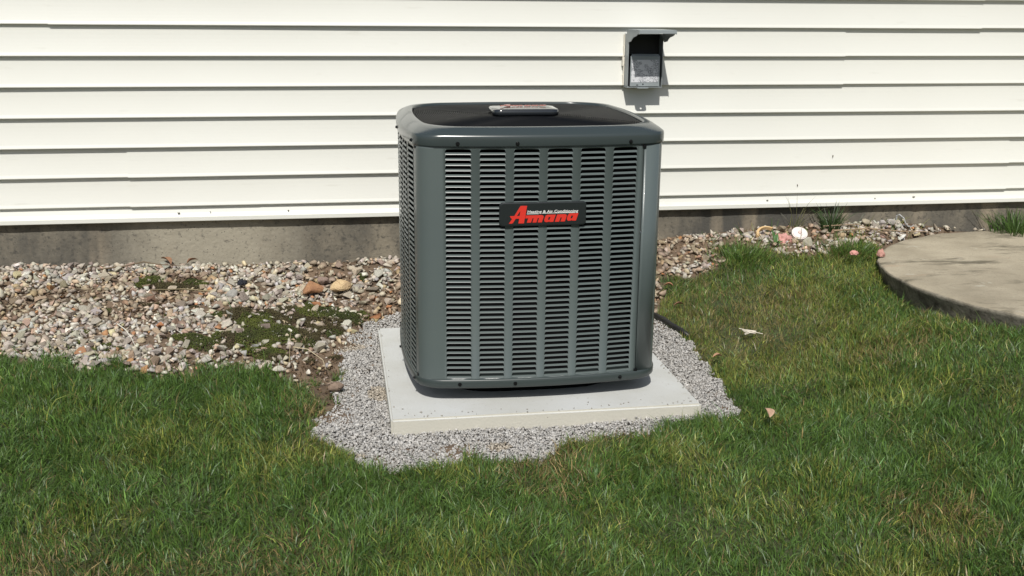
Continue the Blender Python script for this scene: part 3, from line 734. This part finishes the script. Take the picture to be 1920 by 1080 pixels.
# ------------------------------------------------------------------ stones
def hull(seed, flat=.6, npt=11):
    r = random.Random(seed); bm = bmesh.new()
    for _ in range(npt):
        v = Vector((r.gauss(0, 1), r.gauss(0, 1), r.gauss(0, 1))).normalized()*r.uniform(.75, 1)
        bm.verts.new((v.x*.5, v.y*.5*r.uniform(.75, 1), v.z*.5*flat))
    bmesh.ops.convex_hull(bm, input=list(bm.verts)); bmesh.ops.triangulate(bm, faces=list(bm.faces))
    for v in [v for v in bm.verts if not v.link_faces]: bm.verts.remove(v)
    bm.verts.ensure_lookup_table()
    for i, v in enumerate(bm.verts): v.index = i
    V = np.array([v.co[:] for v in bm.verts]); F = np.array([[v.index for v in f.verts] for f in bm.faces]); bm.free()
    return V, F
HULLS = [hull(100+i, random.uniform(.38, .75), random.choice((8, 9, 10))) for i in range(28)]
def rotm(n, tilt):
    """random rotations: free yaw, limited tilt"""
    a = rng.uniform(0, 2*np.pi, n); t = rng.normal(0, tilt, n); u = rng.normal(0, tilt, n)
    ca, sa, ct, st, cu, su = np.cos(a), np.sin(a), np.cos(t), np.sin(t), np.cos(u), np.sin(u); o, z = np.ones(n), np.zeros(n)
    Rz = np.stack([ca, -sa, z, sa, ca, z, z, z, o], -1).reshape(n, 3, 3)
    Rx = np.stack([o, z, z, z, ct, -st, z, st, ct], -1).reshape(n, 3, 3)
    Ry = np.stack([cu, z, su, z, o, z, -su, z, cu], -1).reshape(n, 3, 3)
    return Rx@Ry@Rz
def scatter(P, size, tilt, col, hulls=HULLS):
    n = len(P); R = rotm(n, tilt); k = rng.integers(0, len(hulls), n); VS = []; FS = []; CS = []; b = 0
    for h, (hv, hf) in enumerate(hulls):
        s_ = np.where(k == h)[0]
        if not len(s_): continue
        v = np.einsum('nij,vj->nvi', R[s_]*size[s_][:, None, None], hv)+P[s_][:, None, :]
        VS.append(v.reshape(-1, 3)); m_ = len(hv)
        FS.append((hf[None]+(np.arange(len(s_))*m_)[:, None, None]+b).reshape(-1, 3)); b += len(s_)*m_
        CS.append(np.repeat(col[s_], m_, 0))
    return np.concatenate(VS), np.concatenate(FS), np.concatenate(CS)
TAN = np.array([(.43,.39,.34),(.50,.47,.42),(.37,.34,.30),(.46,.40,.32),(.49,.36,.28),(.45,.24,.13),(.62,.59,.54),(.30,.25,.21),(.52,.44,.30),(.40,.38,.37),(.24,.20,.17),(.44,.40,.33),(.36,.26,.20)])
TW = np.array([18,14,12,9,4,1.6,8,7,4,11,4,14,6.]); TW /= TW.sum()
def tancols(n):
    c = TAN[rng.choice(len(TAN), n, p=TW)]; return c*rng.uniform(.95, 1.42, (n, 1))*np.array([.96, .99, .99])*rng.uniform(.95, 1.05, (n, 3))
MOSS = [(-0.142,3.87,.15),(-0.21,3.70,.13),(-0.29,3.74,.10),(0.03,3.88,.07),(-0.384,3.62,.09),(-0.727,4.15,.07),(-0.65,4.09,.05),(-0.57,4.12,.06),(-0.045,3.85,.08),(-0.438,3.55,.08),(-0.37,3.84,.10),(-0.296,3.62,.10),(-0.07,3.92,.06),(-0.49,3.60,.07),(-0.25,3.50,.08),(-0.25,3.83,.12),(-0.08,3.76,.10),(-.12,3.66,.07)]
def moss_d(x, y):
    d = np.zeros(x.shape)
    for mx_, my_, r_ in MOSS: d = np.maximum(d, 1-np.hypot((x-mx_)*.8, y-my_)/r_)
    return d
n = 46000
px = rng.uniform(-2.6, 3.6, n); py = rng.uniform(3.2, 4.33, n)
ok = is_bed(px, py, .02) & ~is_grey(px, py) & ~in_slab(px, py, .02)
px, py = px[ok], py[ok]
dens = np.where(px < 1.6, 1.0, .55)
md = moss_d(px, py)+(vnoise(px, py, .08, 41)-.5)*.5
dens = np.where(md > .12, .45, dens)
soil = fpoly(px, py, SOILP, .03, 13)
dens = np.where(soil, .12, dens)
dens *= np.where((py < 3.66) & (px > -.6) & (px < .05), .55, 1)
dens *= np.where(vnoise(px, py, .18, 51) > .64, .55, 1)
ok = rng.uniform(0, 1, len(px)) < dens*.92
px, py = px[ok], py[ok]
size = np.clip(rng.lognormal(np.log(.0245), .38, len(px)), .011, .062)
size = np.where(fpoly(px, py, SOILP, .03, 13), size*.75, size)
lift = rng.uniform(-.006, .013, len(px))
P = np.c_[px, py, g(px, py)+lift+size*.12]
P[:, 1] = np.minimum(P[:, 1], 4.325-size*.45)
cols = tancols(len(px))
dirt = (vnoise(px, py, .18, 51) > .62); cols[dirt] *= np.array([.80, .72, .64])
cam_p = np.array([0, 0, 1.129]); dist = np.linalg.norm(P-cam_p, axis=1)
Fv = np.array(F_); Rv = np.array(R2); Uv = np.array(U2); q = P-cam_p; zc_ = q@Fv; sxp = 960+2023*(q@Rv)/zc_; syp = 540-2023*(q@Uv)/zc_
vis = (sxp > 5) & (sxp < 1915) & (syp > 380) & ~((sxp > 735) & (sxp < 1245)) & (lift > .002)
score = np.where(vis, size/dist, 0); big = np.argsort(-score)[:290]; rest = np.setdiff1d(np.arange(len(px)), big)
bed = link('gravel_bed', big_mesh('gravel_bed', *(lambda X_, Y_: (np.c_[X_.ravel(), Y_.ravel(), (g(X_, Y_)+.0065).ravel()], (lambda I_: np.stack([I_[:-1, :-1], I_[1:, :-1], I_[1:, 1:], I_[:-1, 1:]], -1).reshape(-1, 4))(np.arange(X_.size).reshape(X_.shape))))(*np.meshgrid(np.arange(-.9, -.24, .04), np.arange(3.9, 4.3, .04), indexing='ij'))), None, None)
bpy.data.objects.remove(bed)
bed = empty('gravel_bed', (0, 4, .08)); tag(bed, 'bed of crushed tan, grey and rusty stones between foundation and lawn', kind='structure')
v_, f_, c_ = scatter(P[rest], size[rest]*1.12, .5, cols[rest])
o = link('small_stones', big_mesh('small_stones', v_, f_, c_), None, M_stone); rel(o, bed); o['kind'] = 'stuff'
smes = []
for hv, hf in HULLS:
    me = mesh('stone', hv, hf); me.materials.append(M_stone_o); smes.append(me)
Rm = rotm(len(big), .45)
for i, b in enumerate(big):
    o = bpy.data.objects.new('stone', smes[i % len(smes)]); C.objects.link(o); o.color = (*cols[b], 1)
    o.matrix_world = Matrix.Translation(P[b]) @ Matrix(Rm[i].tolist()).to_4x4() @ Matrix.Scale(float(size[b])*1.05, 4)
    mw = o.matrix_world.copy(); o.parent = bed; o.matrix_parent_inverse = Matrix.Translation(-bed.location); o.matrix_basis = mw
# grey crushed gravel around the pad
n = 105000
px = rng.uniform(-.13, 1.25, n); py = rng.uniform(2.6, 3.97, n)
ok = is_grey(px, py, .03) & ~in_pad(px, py, -.004); px, py = px[ok], py[ok]
size = np.clip(rng.lognormal(np.log(.0106), .28, len(px)), .006, .022)
gc = rng.choice(3, len(px), p=[.6, .25, .15]); base = np.array([(.47, .475, .47), (.56, .56, .55), (.38, .385, .385)])[gc]*rng.uniform(.8, 1.15, (len(px), 1))
ed = vnoise(px, py, .15, 61)
base = np.where((ed > .85)[:, None], base*np.array([1, .92, .8]), base)
wav = (vnoise(px, py, .11, 62)-.5)*.012
P = np.c_[px, py, g(px, py)+rng.uniform(-.002, .009, len(px))+wav]
nc_ = 70; cxs = rng.uniform(.13, 1.03, nc_); cys = np.where(rng.uniform(0, 1, nc_) < .6, 2.875+rng.exponential(.02, nc_), rng.uniform(2.9, 3.7, nc_))
cxs = np.where(cys > 2.93, np.where(rng.uniform(0, 1, nc_) < .5, .13+rng.exponential(.012, nc_), 1.03-rng.exponential(.012, nc_)), cxs)
P = np.r_[P, np.c_[cxs, cys, np.full(nc_, .002)]]; size = np.r_[size, rng.uniform(.004, .009, nc_)]; base = np.r_[base, np.tile([.4, .39, .36], (nc_, 1))]; px = np.r_[px, np.full(nc_, 9)]; py = np.r_[py, np.full(nc_, 9)]
near = in_pad(px, py, .012); P[near, 2] = np.minimum(P[near, 2], -.012)
v_, f_, c_ = scatter(P, size, .6, base)
o = link('grey_gravel', big_mesh('grey_gravel', v_, f_, c_), None, M_stone)
tag(o, 'fine grey crushed gravel ringing the concrete pad', 'gravel', kind='stuff')
# gravel base sheets under the loose stones keep holes dark: the ground itself
# loose crumbs of soil
n = 36000
px = rng.uniform(-1.5, 3.6, n); py = rng.uniform(2.9, 4.33, n)
sm = fpoly(px, py, SOILP, .04, 13) | (is_bed(px, py) & (((moss_d(px, py) > -.15) & (px < .1)) | (vnoise(px, py, .18, 51) > .64) | ((py < 3.66) & (px > -.6) & (px < .05)) | (px > 1.7)) & (rng.uniform(0, 1, n) < .6))
sm &= ~in_pad(px, py, .0) & ~in_slab(px, py, .01); px, py = px[sm], py[sm]
size = np.clip(rng.lognormal(np.log(.009), .45, len(px)), .003, .03)
P = np.c_[px, py, g(px, py)+rng.uniform(-.001, .006, len(px))]
sc_ = np.array([(.155, .108, .068)])*rng.uniform(.55, 1.45, (len(px), 1))
v_, f_, c_ = scatter(P, size, .6, sc_)
o = link('loose_soil', big_mesh('loose_soil', v_, f_, c_), None, M_stone); tag(o, 'bare brown crumbly soil beside the gravel and among the stones', 'soil', kind='stuff')
# moss cushions
n = 110000
px = rng.uniform(-.95, .2, n); py = rng.uniform(3.35, 4.25, n); d_ = moss_d(px, py)+(vnoise(px, py, .05, 71)-.5)*.7+(vnoise(px, py, .02, 72)-.5)*.3
ok = (d_ > .28) & is_bed(px, py) & ~is_grey(px, py); px, py, d_ = px[ok], py[ok], d_[ok]
hgt = np.clip(d_-.28, 0, .5)**.5*.022+.004
P = np.c_[px, py, g(px, py)+hgt+rng.uniform(-.004, .002, len(px))]
mg = vnoise(px, py, .06, 73)[:, None]; mc = (np.array([(.034, .045, .008)])*(1-mg)+np.array([(.085, .100, .014)])*mg)*rng.uniform(.65, 1.3, (len(px), 1))
br = vnoise(px, py, .09, 74) > .60; mc[br] = np.array([.06, .05, .018])*rng.uniform(.7, 1.2, (br.sum(), 1))
v_, f_, c_ = scatter(P, np.clip(rng.lognormal(np.log(.0052), .3, len(px)), .003, .013), .8, mc, [hull(900+i, 1., 8) for i in range(8)])
o = link('moss', big_mesh('moss', v_, f_, c_), None, M_moss); tag(o, 'green and brown moss cushions growing among the tan stones', 'moss', kind='stuff')

# ------------------------------------------------------------------ single rocks
def rock(name, loc, dims, rot, col, seed, label, npt=22, cat='rock', col2=None):
    r = random.Random(seed); bm = bmesh.new()
    for _ in range(npt):
        v = Vector((r.gauss(0, 1), r.gauss(0, 1), r.gauss(0, 1))).normalized()*r.uniform(.82, 1); bm.verts.new(v*.5)
    bmesh.ops.convex_hull(bm, input=list(bm.verts))
    for v in [v for v in bm.verts if not v.link_faces]: bm.verts.remove(v)
    bmesh.ops.scale(bm, vec=dims, verts=list(bm.verts))
    bmesh.ops.bevel(bm, geom=list(bm.edges), offset=min(dims)*.04, segments=2, affect='EDGES')
    m = mat(name+'_stone', col, .85, var=col2 or tuple(c*.6 for c in col), vscale=28, bump=.9, bscale=110)
    o = link(name, bm_mesh(name, bm), None, m); o.location = (loc[0], loc[1], gz(loc[0], loc[1])+dims[2]*.35+.008+loc[2]); o.rotation_euler = rot
    return tag(o, label, cat)
rock('rock', (-.118, 4.03, .014), (.115, .075, .060), (.15, .1, .1), (.40, .22, .11), 3, 'rusty brown angular rock, left of the pale yellow one near the foundation', 11, col2=(.26, .13, .07))
rock('rock', (-.085, 3.985, -.012), (.115, .06, .026), (.0, .12, -.2), (.33, .14, .06), 8, 'flat rusty slab lying under the brown angular rock', 14, col2=(.24, .12, .06))
rock('rock', (-.006, 4.05, .010), (.105, .075, .066), (.1, -.1, .5), (.56, .43, .24), 5, 'pale yellow rounded rock among the gravel near the foundation', 26, col2=(.48, .34, .2))
rock('rock', (.115, 4.08, .0), (.07, .035, .024), (.05, -.12, -.1), (.20, .17, .13), 9, 'long dark brownish grey stone between yellow rock and cooling unit', 16)
rock('rock', (-.072, 4.125, .004), (.06, .05, .045), (.4, .1, .2), (.30, .22, .18), 12, 'grey brown upright stone just behind the rusty angular rock', 14)
rock('rock', (-.405, 4.005, -.002), (.062, .05, .042), (.9, .2, .1), (.36, .35, .32), 14, 'flat pale grey stone tipped up in the gravel left of the moss', 12)
rock('rock', (-.211, 3.352, .002), (.055, .038, .024), (.0, .1, .1), (.66, .62, .53), 15, 'cream white stone at the grass edge beside the bare soil', 18)
rock('rock', (-.030, 3.195, .003), (.065, .055, .042), (.1, .2, .4), (.30, .22, .165), 17, 'brown clod-like stone on bare soil left of the grey gravel', 18)
rock('rock', (-.62, 3.70, .0), (.045, .035, .025), (.1, .2, .4), (.45, .2, .09), 18, 'small orange stone in the gravel above the left lawn', 14)
rock('rock', (2.245, 4.285, .002), (.055, .04, .035), (.3, .1, .4), (.42, .37, .27), 19, 'round buff stone by the foundation right of the white disc', 22)
rock('rock', (2.36, 4.28, .002), (.06, .045, .03), (.1, .3, .1), (.45, .42, .38), 20, 'pale grey stone by the foundation next to the bent wire hook', 18)
rock('rock', (2.075, 4.15, .0), (.05, .04, .03), (.2, .1, .8), (.40, .30, .18), 23, 'sandy lump of earth in front of the dark grass clump', 18, cat='clod')

# ------------------------------------------------------------------ grass
def blades(x, y, h, w, lean_a, lean, col, z=None, nseg=3, base_dark=.75):
    n = len(x); z = g(x, y)-.004 if z is None else z
    fa = rng.uniform(0, 2*np.pi, n); wx, wy = np.cos(fa), np.sin(fa); lx, ly = np.cos(lean_a), np.sin(lean_a)
    V = []; ts = [0, .4, .75, 1.][:nseg+1] if nseg == 3 else [0, .55, 1.]
    ws = [.8, 1, .7, 0] if nseg == 3 else [.85, .85, 0]
    for t, ww in zip(ts, ws):
        off = lean*h*t**1.7; up = h*t*np.sqrt(np.clip(1-(lean*t*.62)**2, .12, 1))
        cx_, cy_, cz_ = x+lx*off, y+ly*off, z+up
        if ww: V.append(np.stack([cx_-wx*w*ww/2, cy_-wy*w*ww/2, cz_], -1)); V.append(np.stack([cx_+wx*w*ww/2, cy_+wy*w*ww/2, cz_], -1))
        else: V.append(np.stack([cx_, cy_, cz_], -1))
    k = len(V); VV = np.stack(V, 1).reshape(-1, 3); b = (np.arange(n)*k)[:, None]
    T = []
    for s_ in range(nseg-1):
        a = 2*s_; T += [(a, a+1, a+3), (a, a+3, a+2)]
    a = 2*(nseg-1); T.append((a, a+1, a+2))
    FF = (np.array(T)[None]+b[:, :, None]).reshape(-1, 3)
    # bases of real blades are paler/yellower sheaths, tips greener
    cc = np.repeat(col[:, None, :], k, 1)
    return VV, FF, cc.reshape(-1, 3)
def lawn_colour(x, y, n):
    a = vnoise(x, y, .45, 81)*.6+vnoise(x, y, .16, 82)*.4
    green = np.array([.094, .176, .036]); dark = np.array([.052, .108, .025]); yel = np.array([.200, .240, .055]); blue = np.array([.080, .155, .062])
    t = rng.uniform(0, 1, (n, 1)); c_ = green*(1-t)+dark*t
    c_ = np.where((rng.uniform(0, 1, n) < .12)[:, None], blue, c_)
    py_ = np.clip((a-.42)*2.6, .03, .8); c_ = np.where((rng.uniform(0, 1, n) < py_*.75)[:, None], yel*rng.uniform(.6, 1.1, (n, 1)), c_)
    dead = np.array([.27, .215, .10]); brn = vnoise(x, y, .3, 83)
    pd = np.clip((brn-.62)*1.1, .03, .4); c_ = np.where((rng.uniform(0, 1, n) < pd)[:, None], dead*rng.uniform(.45, 1.1, (n, 1)), c_)
    k = rng.uniform(.62, 1.25, (n, 1)); k = np.where(rng.uniform(0, 1, (n, 1)) < .10, k*1.7, k)
    k = np.where(rng.uniform(0, 1, (n, 1)) < .05, k*1.5, k)
    return c_*k*1.26*np.array([1.08, 1.0, .98])
def lawn_pts(n, x0, x1, y0, y1):
    x = rng.uniform(x0, x1, n); y = rng.uniform(y0, y1, n)
    # pull toward clump centres
    cl = .02; cx_ = (np.floor(x/cl)+.5+ (vnoise(np.floor(x/cl), np.floor(y/cl), 1., 91)-.5))*cl; cy_ = (np.floor(y/cl)+.5+(vnoise(np.floor(x/cl), np.floor(y/cl), 1., 92)-.5))*cl
    k = rng.uniform(0, .55, n); x = x*(1-k)+cx_*k; y = y*(1-k)+cy_*k
    ok = ~is_bed(x, y, .055) & ~is_grey(x, y, .03) & ~in_pad(x, y, .02) & ~in_slab(x, y, .004) & (y < 4.32)
    thin = vnoise(x, y, .22, 93)
    # trodden thin turf right behind the pad
    worn = np.exp(-(((x-1.42)/.28)**2+((y-3.55)/.38)**2))+np.exp(-(((x-.30)/.10)**2+((y-2.08)/.14)**2))*.8+np.exp(-(((x-1.75)/.35)**2+((y-3.95)/.12)**2))*.7
    ok &= rng.uniform(0, 1, n) < np.clip(1.15-worn*.62-np.clip(thin-.75, 0, 1)*1.5, .1, 1)
    return x[ok], y[ok]
VS, FS, CS = [], [], []; b = 0
def add(v_, f_, c_):
    global b
    VS.append(v_); FS.append(f_+b); CS.append(c_); b += len(v_)
for (n, x0, x1, y0, y1) in ((460000, -1.5, 2.6, 1.75, 4.32), (22000, -2.6, -1.5, 1.6, 3.6), (30000, 2.6, 3.9, 1.6, 4.32), (22000, -1.8, 3., 1.2, 1.75)):
    x, y = lawn_pts(n, x0, x1, y0, y1); m_ = len(x)
    hh = vnoise(x, y, .35, 94); worn = np.exp(-(((x-1.42)/.28)**2+((y-3.55)/.38)**2))
    h = (.014+.018*hh+rng.gamma(2, .0050, m_))*(1-.35*worn)
    la = (vnoise(x, y, .12, 95)*2*np.pi*1.4+vnoise(x, y, .04, 96)*3.+rng.normal(0, 1.3, m_)); ln = np.clip(.42+.5*vnoise(x, y, .08, 97)+rng.normal(0, .42, m_), .02, 1.45)
    col = lawn_colour(x, y, m_); col = np.where((rng.uniform(0, 1, m_) < worn*.55)[:, None], np.array([.26, .22, .09])*rng.uniform(.6, 1.2, (m_, 1)), col)
    add(*blades(x, y, h, np.where(rng.uniform(0, 1, m_) < .08, rng.uniform(.003, .0045, m_), rng.uniform(.0012, .0028, m_)), la, ln, col, nseg=2))
o = link('grass', big_mesh('grass', np.concatenate(VS), np.concatenate(FS), np.concatenate(CS)), None, M_grass, True)
tag(o, 'dense green lawn grass in front of and beside the concrete pad', 'grass', kind='stuff')
# stray blades in the beds (one loose scatter)
VS, FS, CS = [], [], []; b = 0
n = 9000; x = rng.uniform(-2, 2.6, n); y = rng.uniform(3.2, 4.31, n)
near_l = is_bed(x, y, .0) & ~is_bed(x, y-.07, .03) & (x < -.05)
m_ = (near_l & (rng.uniform(0, 1, n) < .8)) | (is_bed(x, y, 0) & (x > 1.5) & (rng.uniform(0, 1, n) < .5)) | (is_bed(x, y, 0) & (moss_d(x, y) > 0) & (rng.uniform(0, 1, n) < .06))
m_ &= ~in_slab(x, y, .01) & ~is_grey(x, y); x, y = x[m_], y[m_]; n = len(x)
add(*blades(x, y, rng.uniform(.03, .08, n), rng.uniform(.0015, .003, n), rng.uniform(0, 6.28, n), rng.uniform(.1, 1, n), lawn_colour(x, y, n)))
o = link('stray_grass', big_mesh('stray_grass', np.concatenate(VS), np.concatenate(FS), np.concatenate(CS)), None, M_grass, True)
tag(o, 'thin stray grass blades coming up through the stones', 'grass', kind='stuff')
def tuft(name, x, y, n, h, r, label, cat='grass clump', col=(.05, .09, .03), w=.004):
    a = rng.uniform(0, 6.28, n); d_ = rng.uniform(0, r, n); X_ = x+np.cos(a)*d_; Y_ = y+np.sin(a)*d_
    v_, f_, c_ = blades(X_, Y_, rng.uniform(.5, 1, n)*h, rng.uniform(.6, 1.2, n)*w, a+rng.normal(0, .4, n), rng.uniform(.2, 1.05, n), np.array([col])*rng.uniform(.6, 1.5, (n, 1)))
    o = link(name, big_mesh(name, v_, f_, c_), None, M_grass, True); return tag(o, label, cat)
tuft('grass_clump', 2.075, 4.255, 90, .14, .035, 'dark spiky grass clump growing against the foundation behind the white disc')
tuft('grass_clump', 2.93, 4.235, 260, .15, .10, 'bushy green grass clump against the foundation at the far right', col=(.07, .13, .03), w=.004)
tuft('grass_clump', 1.60, 4.05, 330, .075, .13, 'tall green grass tuft in front of the pink rag', col=(.095, .165, .035), w=.0032)
tuft('grass_clump', 2.02, 3.98, 260, .07, .12, 'low green grass tuft between the white disc and the round slab', col=(.095, .160, .035), w=.0032)
tuft('grass_clump', 1.92, 4.285, 14, .22, .02, 'few thin tall dry grass stems rising in front of the lower siding', col=(.15, .15, .07), w=.002)
# broadleaf weed
def leaf_mesh(L, Wd, n=8, curl=.25, cup=.15):
    V = []; F = []
    for i in range(n+1):
        t = i/n; w = Wd*math.sin(math.pi*min(1, t*.96+.02))**.8; z = curl*L*t*t*-1+L*.35*t
        for s_ in (-1, 0, 1): V.append((s_*w/2, L*t*.9, z+abs(s_)*cup*w))
    for i in range(n):
        for k in range(2): a = i*3+k; F.append((a, a+1, a+4, a+3))
    return V, F
M_leaf = mat('weed_leaf', (.05, .12, .03), .45, var=(.08, .16, .04), vscale=60)
wd = tag(empty('weed', (1.768, 4.12, gz(1.768, 4.12))), 'broad leaved green weed standing in front of the pink rag', 'weed')
for k, (a, L, w_, up) in enumerate(((-.5, .085, .020, 1.15), (.6, .07, .018, .9), (-1.4, .06, .018, .7), (1.7, .05, .016, .6), (2.8, .05, .015, .8), (.1, .06, .014, 1.3))):
    V, F = leaf_mesh(L, w_); o = link('leaf', mesh('leaf', V, F), wd, M_leaf, True); o.rotation_euler = (up, 0, -a); o.location = (0, 0, .005)
    s = o.modifiers.new('t', 'SOLIDIFY'); s.thickness = .0005

# ------------------------------------------------------------------ litter
def disc(name, x, y, z, r, th, rot, col, label, cat, hub=None):
    bm = bmesh.new(); bmesh.ops.create_cone(bm, cap_ends=True, segments=40, radius1=r, radius2=r, depth=th)
    bmesh.ops.bevel(bm, geom=[e for e in bm.edges if abs(e.verts[0].co.z-e.verts[1].co.z) < 1e-6], offset=th*.2, segments=2, affect='EDGES')
    m = mat(name+'_mat', col, .5, var=tuple(c*.82 for c in col), vscale=50)
    root = empty(name, (x, y, gz(x, y)+z), rot); tag(root, label, cat)
    link('body', bm_mesh(name, bm), root, m)
    if hub:
        bm = bmesh.new(); bmesh.ops.create_cone(bm, cap_ends=True, segments=20, radius1=r*.3, radius2=r*.22, depth=th*.3, matrix=Matrix.Translation((0, 0, th*.6)))
        link('centre_boss', bm_mesh('centre_boss', bm), root, mat('boss', hub, .6))
    return root
disc('white_cap', 1.900, 4.185, .026, .033, .018, (math.radians(38), math.radians(-6), 0), (.80, .74, .70), 'round white plastic cap tilted up on the soil near the foundation', 'cap', hub=(.62, .50, .46))
# tan curved shard
V = []; F = []
for i in range(13):
    a = math.radians(200-i*13)
    for rr, z in ((.052, 0), (.040, 0), (.040, .014), (.052, .014)): V.append((rr*math.cos(a), rr*.6*math.sin(a), z+.012*math.sin(a)))
for i in range(12):
    for k in range(4): a = i*4+k; c2 = i*4+(k+1) % 4; F.append((a, c2, c2+4, a+4))
F += [(0, 1, 2, 3), (48, 51, 50, 49)]
o = link('curved_shard', mesh('curved_shard', V, F), None, mat('tan_clay', (.55, .35, .15), .7, var=(.62, .46, .26), vscale=40)); o.location = (1.775, 4.235, gz(1.775, 4.235)+.012); o.rotation_euler = (.5, 0, .2)
tag(o, 'curved tan shard lying left of the pink rag by the foundation', 'shard')
def rag(name, x, y, r, h, col, label, cat, seed, flat=1., z=.0):
    rr = random.Random(seed); bm = bmesh.new(); bmesh.ops.create_icosphere(bm, subdivisions=4, radius=1)
    for v in bm.verts:
        d_ = Vector(v.co); k = .78+.45*(float(vnoise(d_.x*2+seed, d_.y*2+d_.z*1.7, .55, seed))-.5)+.35*(float(vnoise(d_.x*2+seed, d_.y*2-d_.z*2, .2, seed+1))-.5)
        v.co = Vector((d_.x*r*k, d_.y*r*.8*k, max(-.15, d_.z)*h*k))
    o = link(name, bm_mesh(name, bm), None, mat(name+'_cloth', col, .8, var=tuple(c*.75 for c in col), vscale=60), True)
    o.location = (x, y, gz(x, y)+z+.006); return tag(o, label, cat)
rag('rag', 1.822, 4.175, .046, .042, (.62, .32, .28), 'crumpled faded pink rag between the tan shard and white cap', 'rag', 3)
rag('scrap', 1.985, 3.86, .019, .018, (.66, .33, .28), 'small crumpled pink scrap on the lawn left of the round slab', 'scrap', 5, z=.045)
rag('scrap', 2.10, 3.86, .018, .03, (.50, .27, .22), 'dull pink scrap tucked against the left edge of the round slab', 'scrap', 6, z=.03)
rag('scrap', -.375, 4.11, .022, .02, (.012, .013, .02), 'small torn black plastic scrap on the tan gravel', 'scrap', 8, z=.014)
def dry_leaf(x, y, z, L, Wd, rot, col, label):
    V, F = leaf_mesh(L, Wd, 8, .5, .35); me = mesh('dry_leaf', V, F)
    o = link('dry_leaf', me, None, mat('dry_leaf_mat', col, .7, var=tuple(c*.7 for c in col), vscale=90)); s = o.modifiers.new('t', 'SOLIDIFY'); s.thickness = .0006
    o.location = (x, y, gz(x, y)+z); o.rotation_euler = rot; tag(o, label, 'leaf')
dry_leaf(1.185, 2.715, .045, .038, .030, (.7, .25, .3), (.46, .30, .20), 'light brown dry leaf lying on the lawn right of the concrete pad')
dry_leaf(1.235, 3.25, .04, .035, .02, (.1, .1, 1.6), (.42, .24, .14), 'tan dry leaf on the lawn edge right of the grey gravel')
dry_leaf(1.262, 3.88, .032, .04, .022, (.2, .1, 1.2), (.40, .20, .11), 'rust brown leaf on thin grass close to the right side of the unit')
dry_leaf(1.262, 3.74, .025, .045, .018, (.1, .2, 1.5), (.24, .12, .07), 'dark reddish leaf by the black edging strip')
dry_leaf(-.66, 4.285, .03, .06, .03, (.5, .2, 1.0), (.30, .16, .09), 'curled brown leaf on the gravel against the stained foundation')
dry_leaf(-.60, 4.29, .03, .05, .025, (.4, -.2, -1.2), (.22, .11, .06), 'darker curled leaf beside another at the foundation foot')
def twig(name, pts, r, col, label, cat='twig'):
    P_ = [(x, y, gz(x, y)+z) for x, y, z in pts]; n = len(P_)
    V, F = tube(P_, [r*(1-.6*i/(n-1)) for i in range(n)], 6)
    o = link(name, mesh(name, V, F), None, mat(name+'_mat', col, .8)); return tag(o, label, cat)
twig('twig', [(-.93, 4.25, .02), (-.83, 4.262, .03), (-.76, 4.27, .045), (-.70, 4.255, .04), (-.62, 4.265, .03)], .0035, (.14, .10, .06), 'thin brown twig on the gravel along the left foundation')
twig('twig', [(-.47, 4.03, .018), (-.58, 4.045, .022), (-.70, 4.035, .022)], .003, (.22, .18, .10), 'short dry stem lying over the far moss patch')
twig('twig', [(-.76, 3.70, .02), (-.72, 3.62, .03), (-.69, 3.56, .022), (-.67, 3.50, .02)], .0022, (.62, .60, .52), 'pale thin straw on the gravel above the left lawn')
twig('twig', [(2.05, 4.18, .03), (2.2, 4.17, .035), (2.36, 4.20, .03), (2.52, 4.235, .03)], .004, (.30, .22, .14), 'long brown twig on the soil behind the round slab')
twig('twig', [(2.03, 4.24, .03), (2.16, 4.20, .045), (2.25, 4.12, .04), (2.30, 4.08, .03)], .003, (.26, .19, .12), 'curved brown twig crossing the soil near the grass clump')
twig('twig', [(-.17, 3.55, .02), (-.12, 3.50, .035), (-.07, 3.42, .03), (-.06, 3.36, .02)], .002, (.5, .42, .28), 'thin pale stem on the stones next to the bare soil')
twig('twig', [(-.18, 3.43, .0), (-.175, 3.44, .06), (-.17, 3.45, .12)], .0012, (.4, .34, .2), 'upright dry stalk rising from stones by the moss', 'stalk')
# black lawn edging
pts = [(1.135, 3.72, .018), (1.160, 3.665, .02), (1.176, 3.61, .018), (1.198, 3.565, .014), (1.212, 3.52, .008)]
V, F = tube([(x, y, gz(x, y)+z) for x, y, z in pts], .0095, 8)
tag(link('edging_strip', mesh('edging_strip', V, F), None, mat('black_plastic', (.012, .012, .012), .5), True), 'short black plastic edging strip surfacing between gravel and thin grass', 'edging')
# frayed white bit on the grass
rt = tag(empty('frayed_straw', (1.40, 3.43, gz(1.4, 3.43)+.03)), 'frayed whitish dry straw bit lying on the thin grass patch', 'straw')
Ms = mat('straw_mat', (.62, .57, .48), .8)
for k in range(7):
    a = random.uniform(-.5, .2); L = random.uniform(.03, .055); x0 = -.03+random.uniform(-.01, .02)
    V, F = tube([(x0, .006*k-.02, .002*k), (x0+L*.5, .006*k-.02+a*.02, .006), (x0+L, .006*k-.02+a*.05, .002)], .0016, 5); link('strand', mesh('strand', V, F), rt, Ms)
# bent wire hook at the foundation
hk = [(2.395, 4.30, .012), (2.392, 4.295, .045), (2.398, 4.285, .058), (2.415, 4.275, .052), (2.422, 4.270, .035), (2.435, 4.268, .024), (2.452, 4.268, .026), (2.46, 4.268, .036)]
twig('wire_hook', hk, .0042, (.36, .37, .37), 'small bent grey wire hook sticking up by the foundation', 'hook')
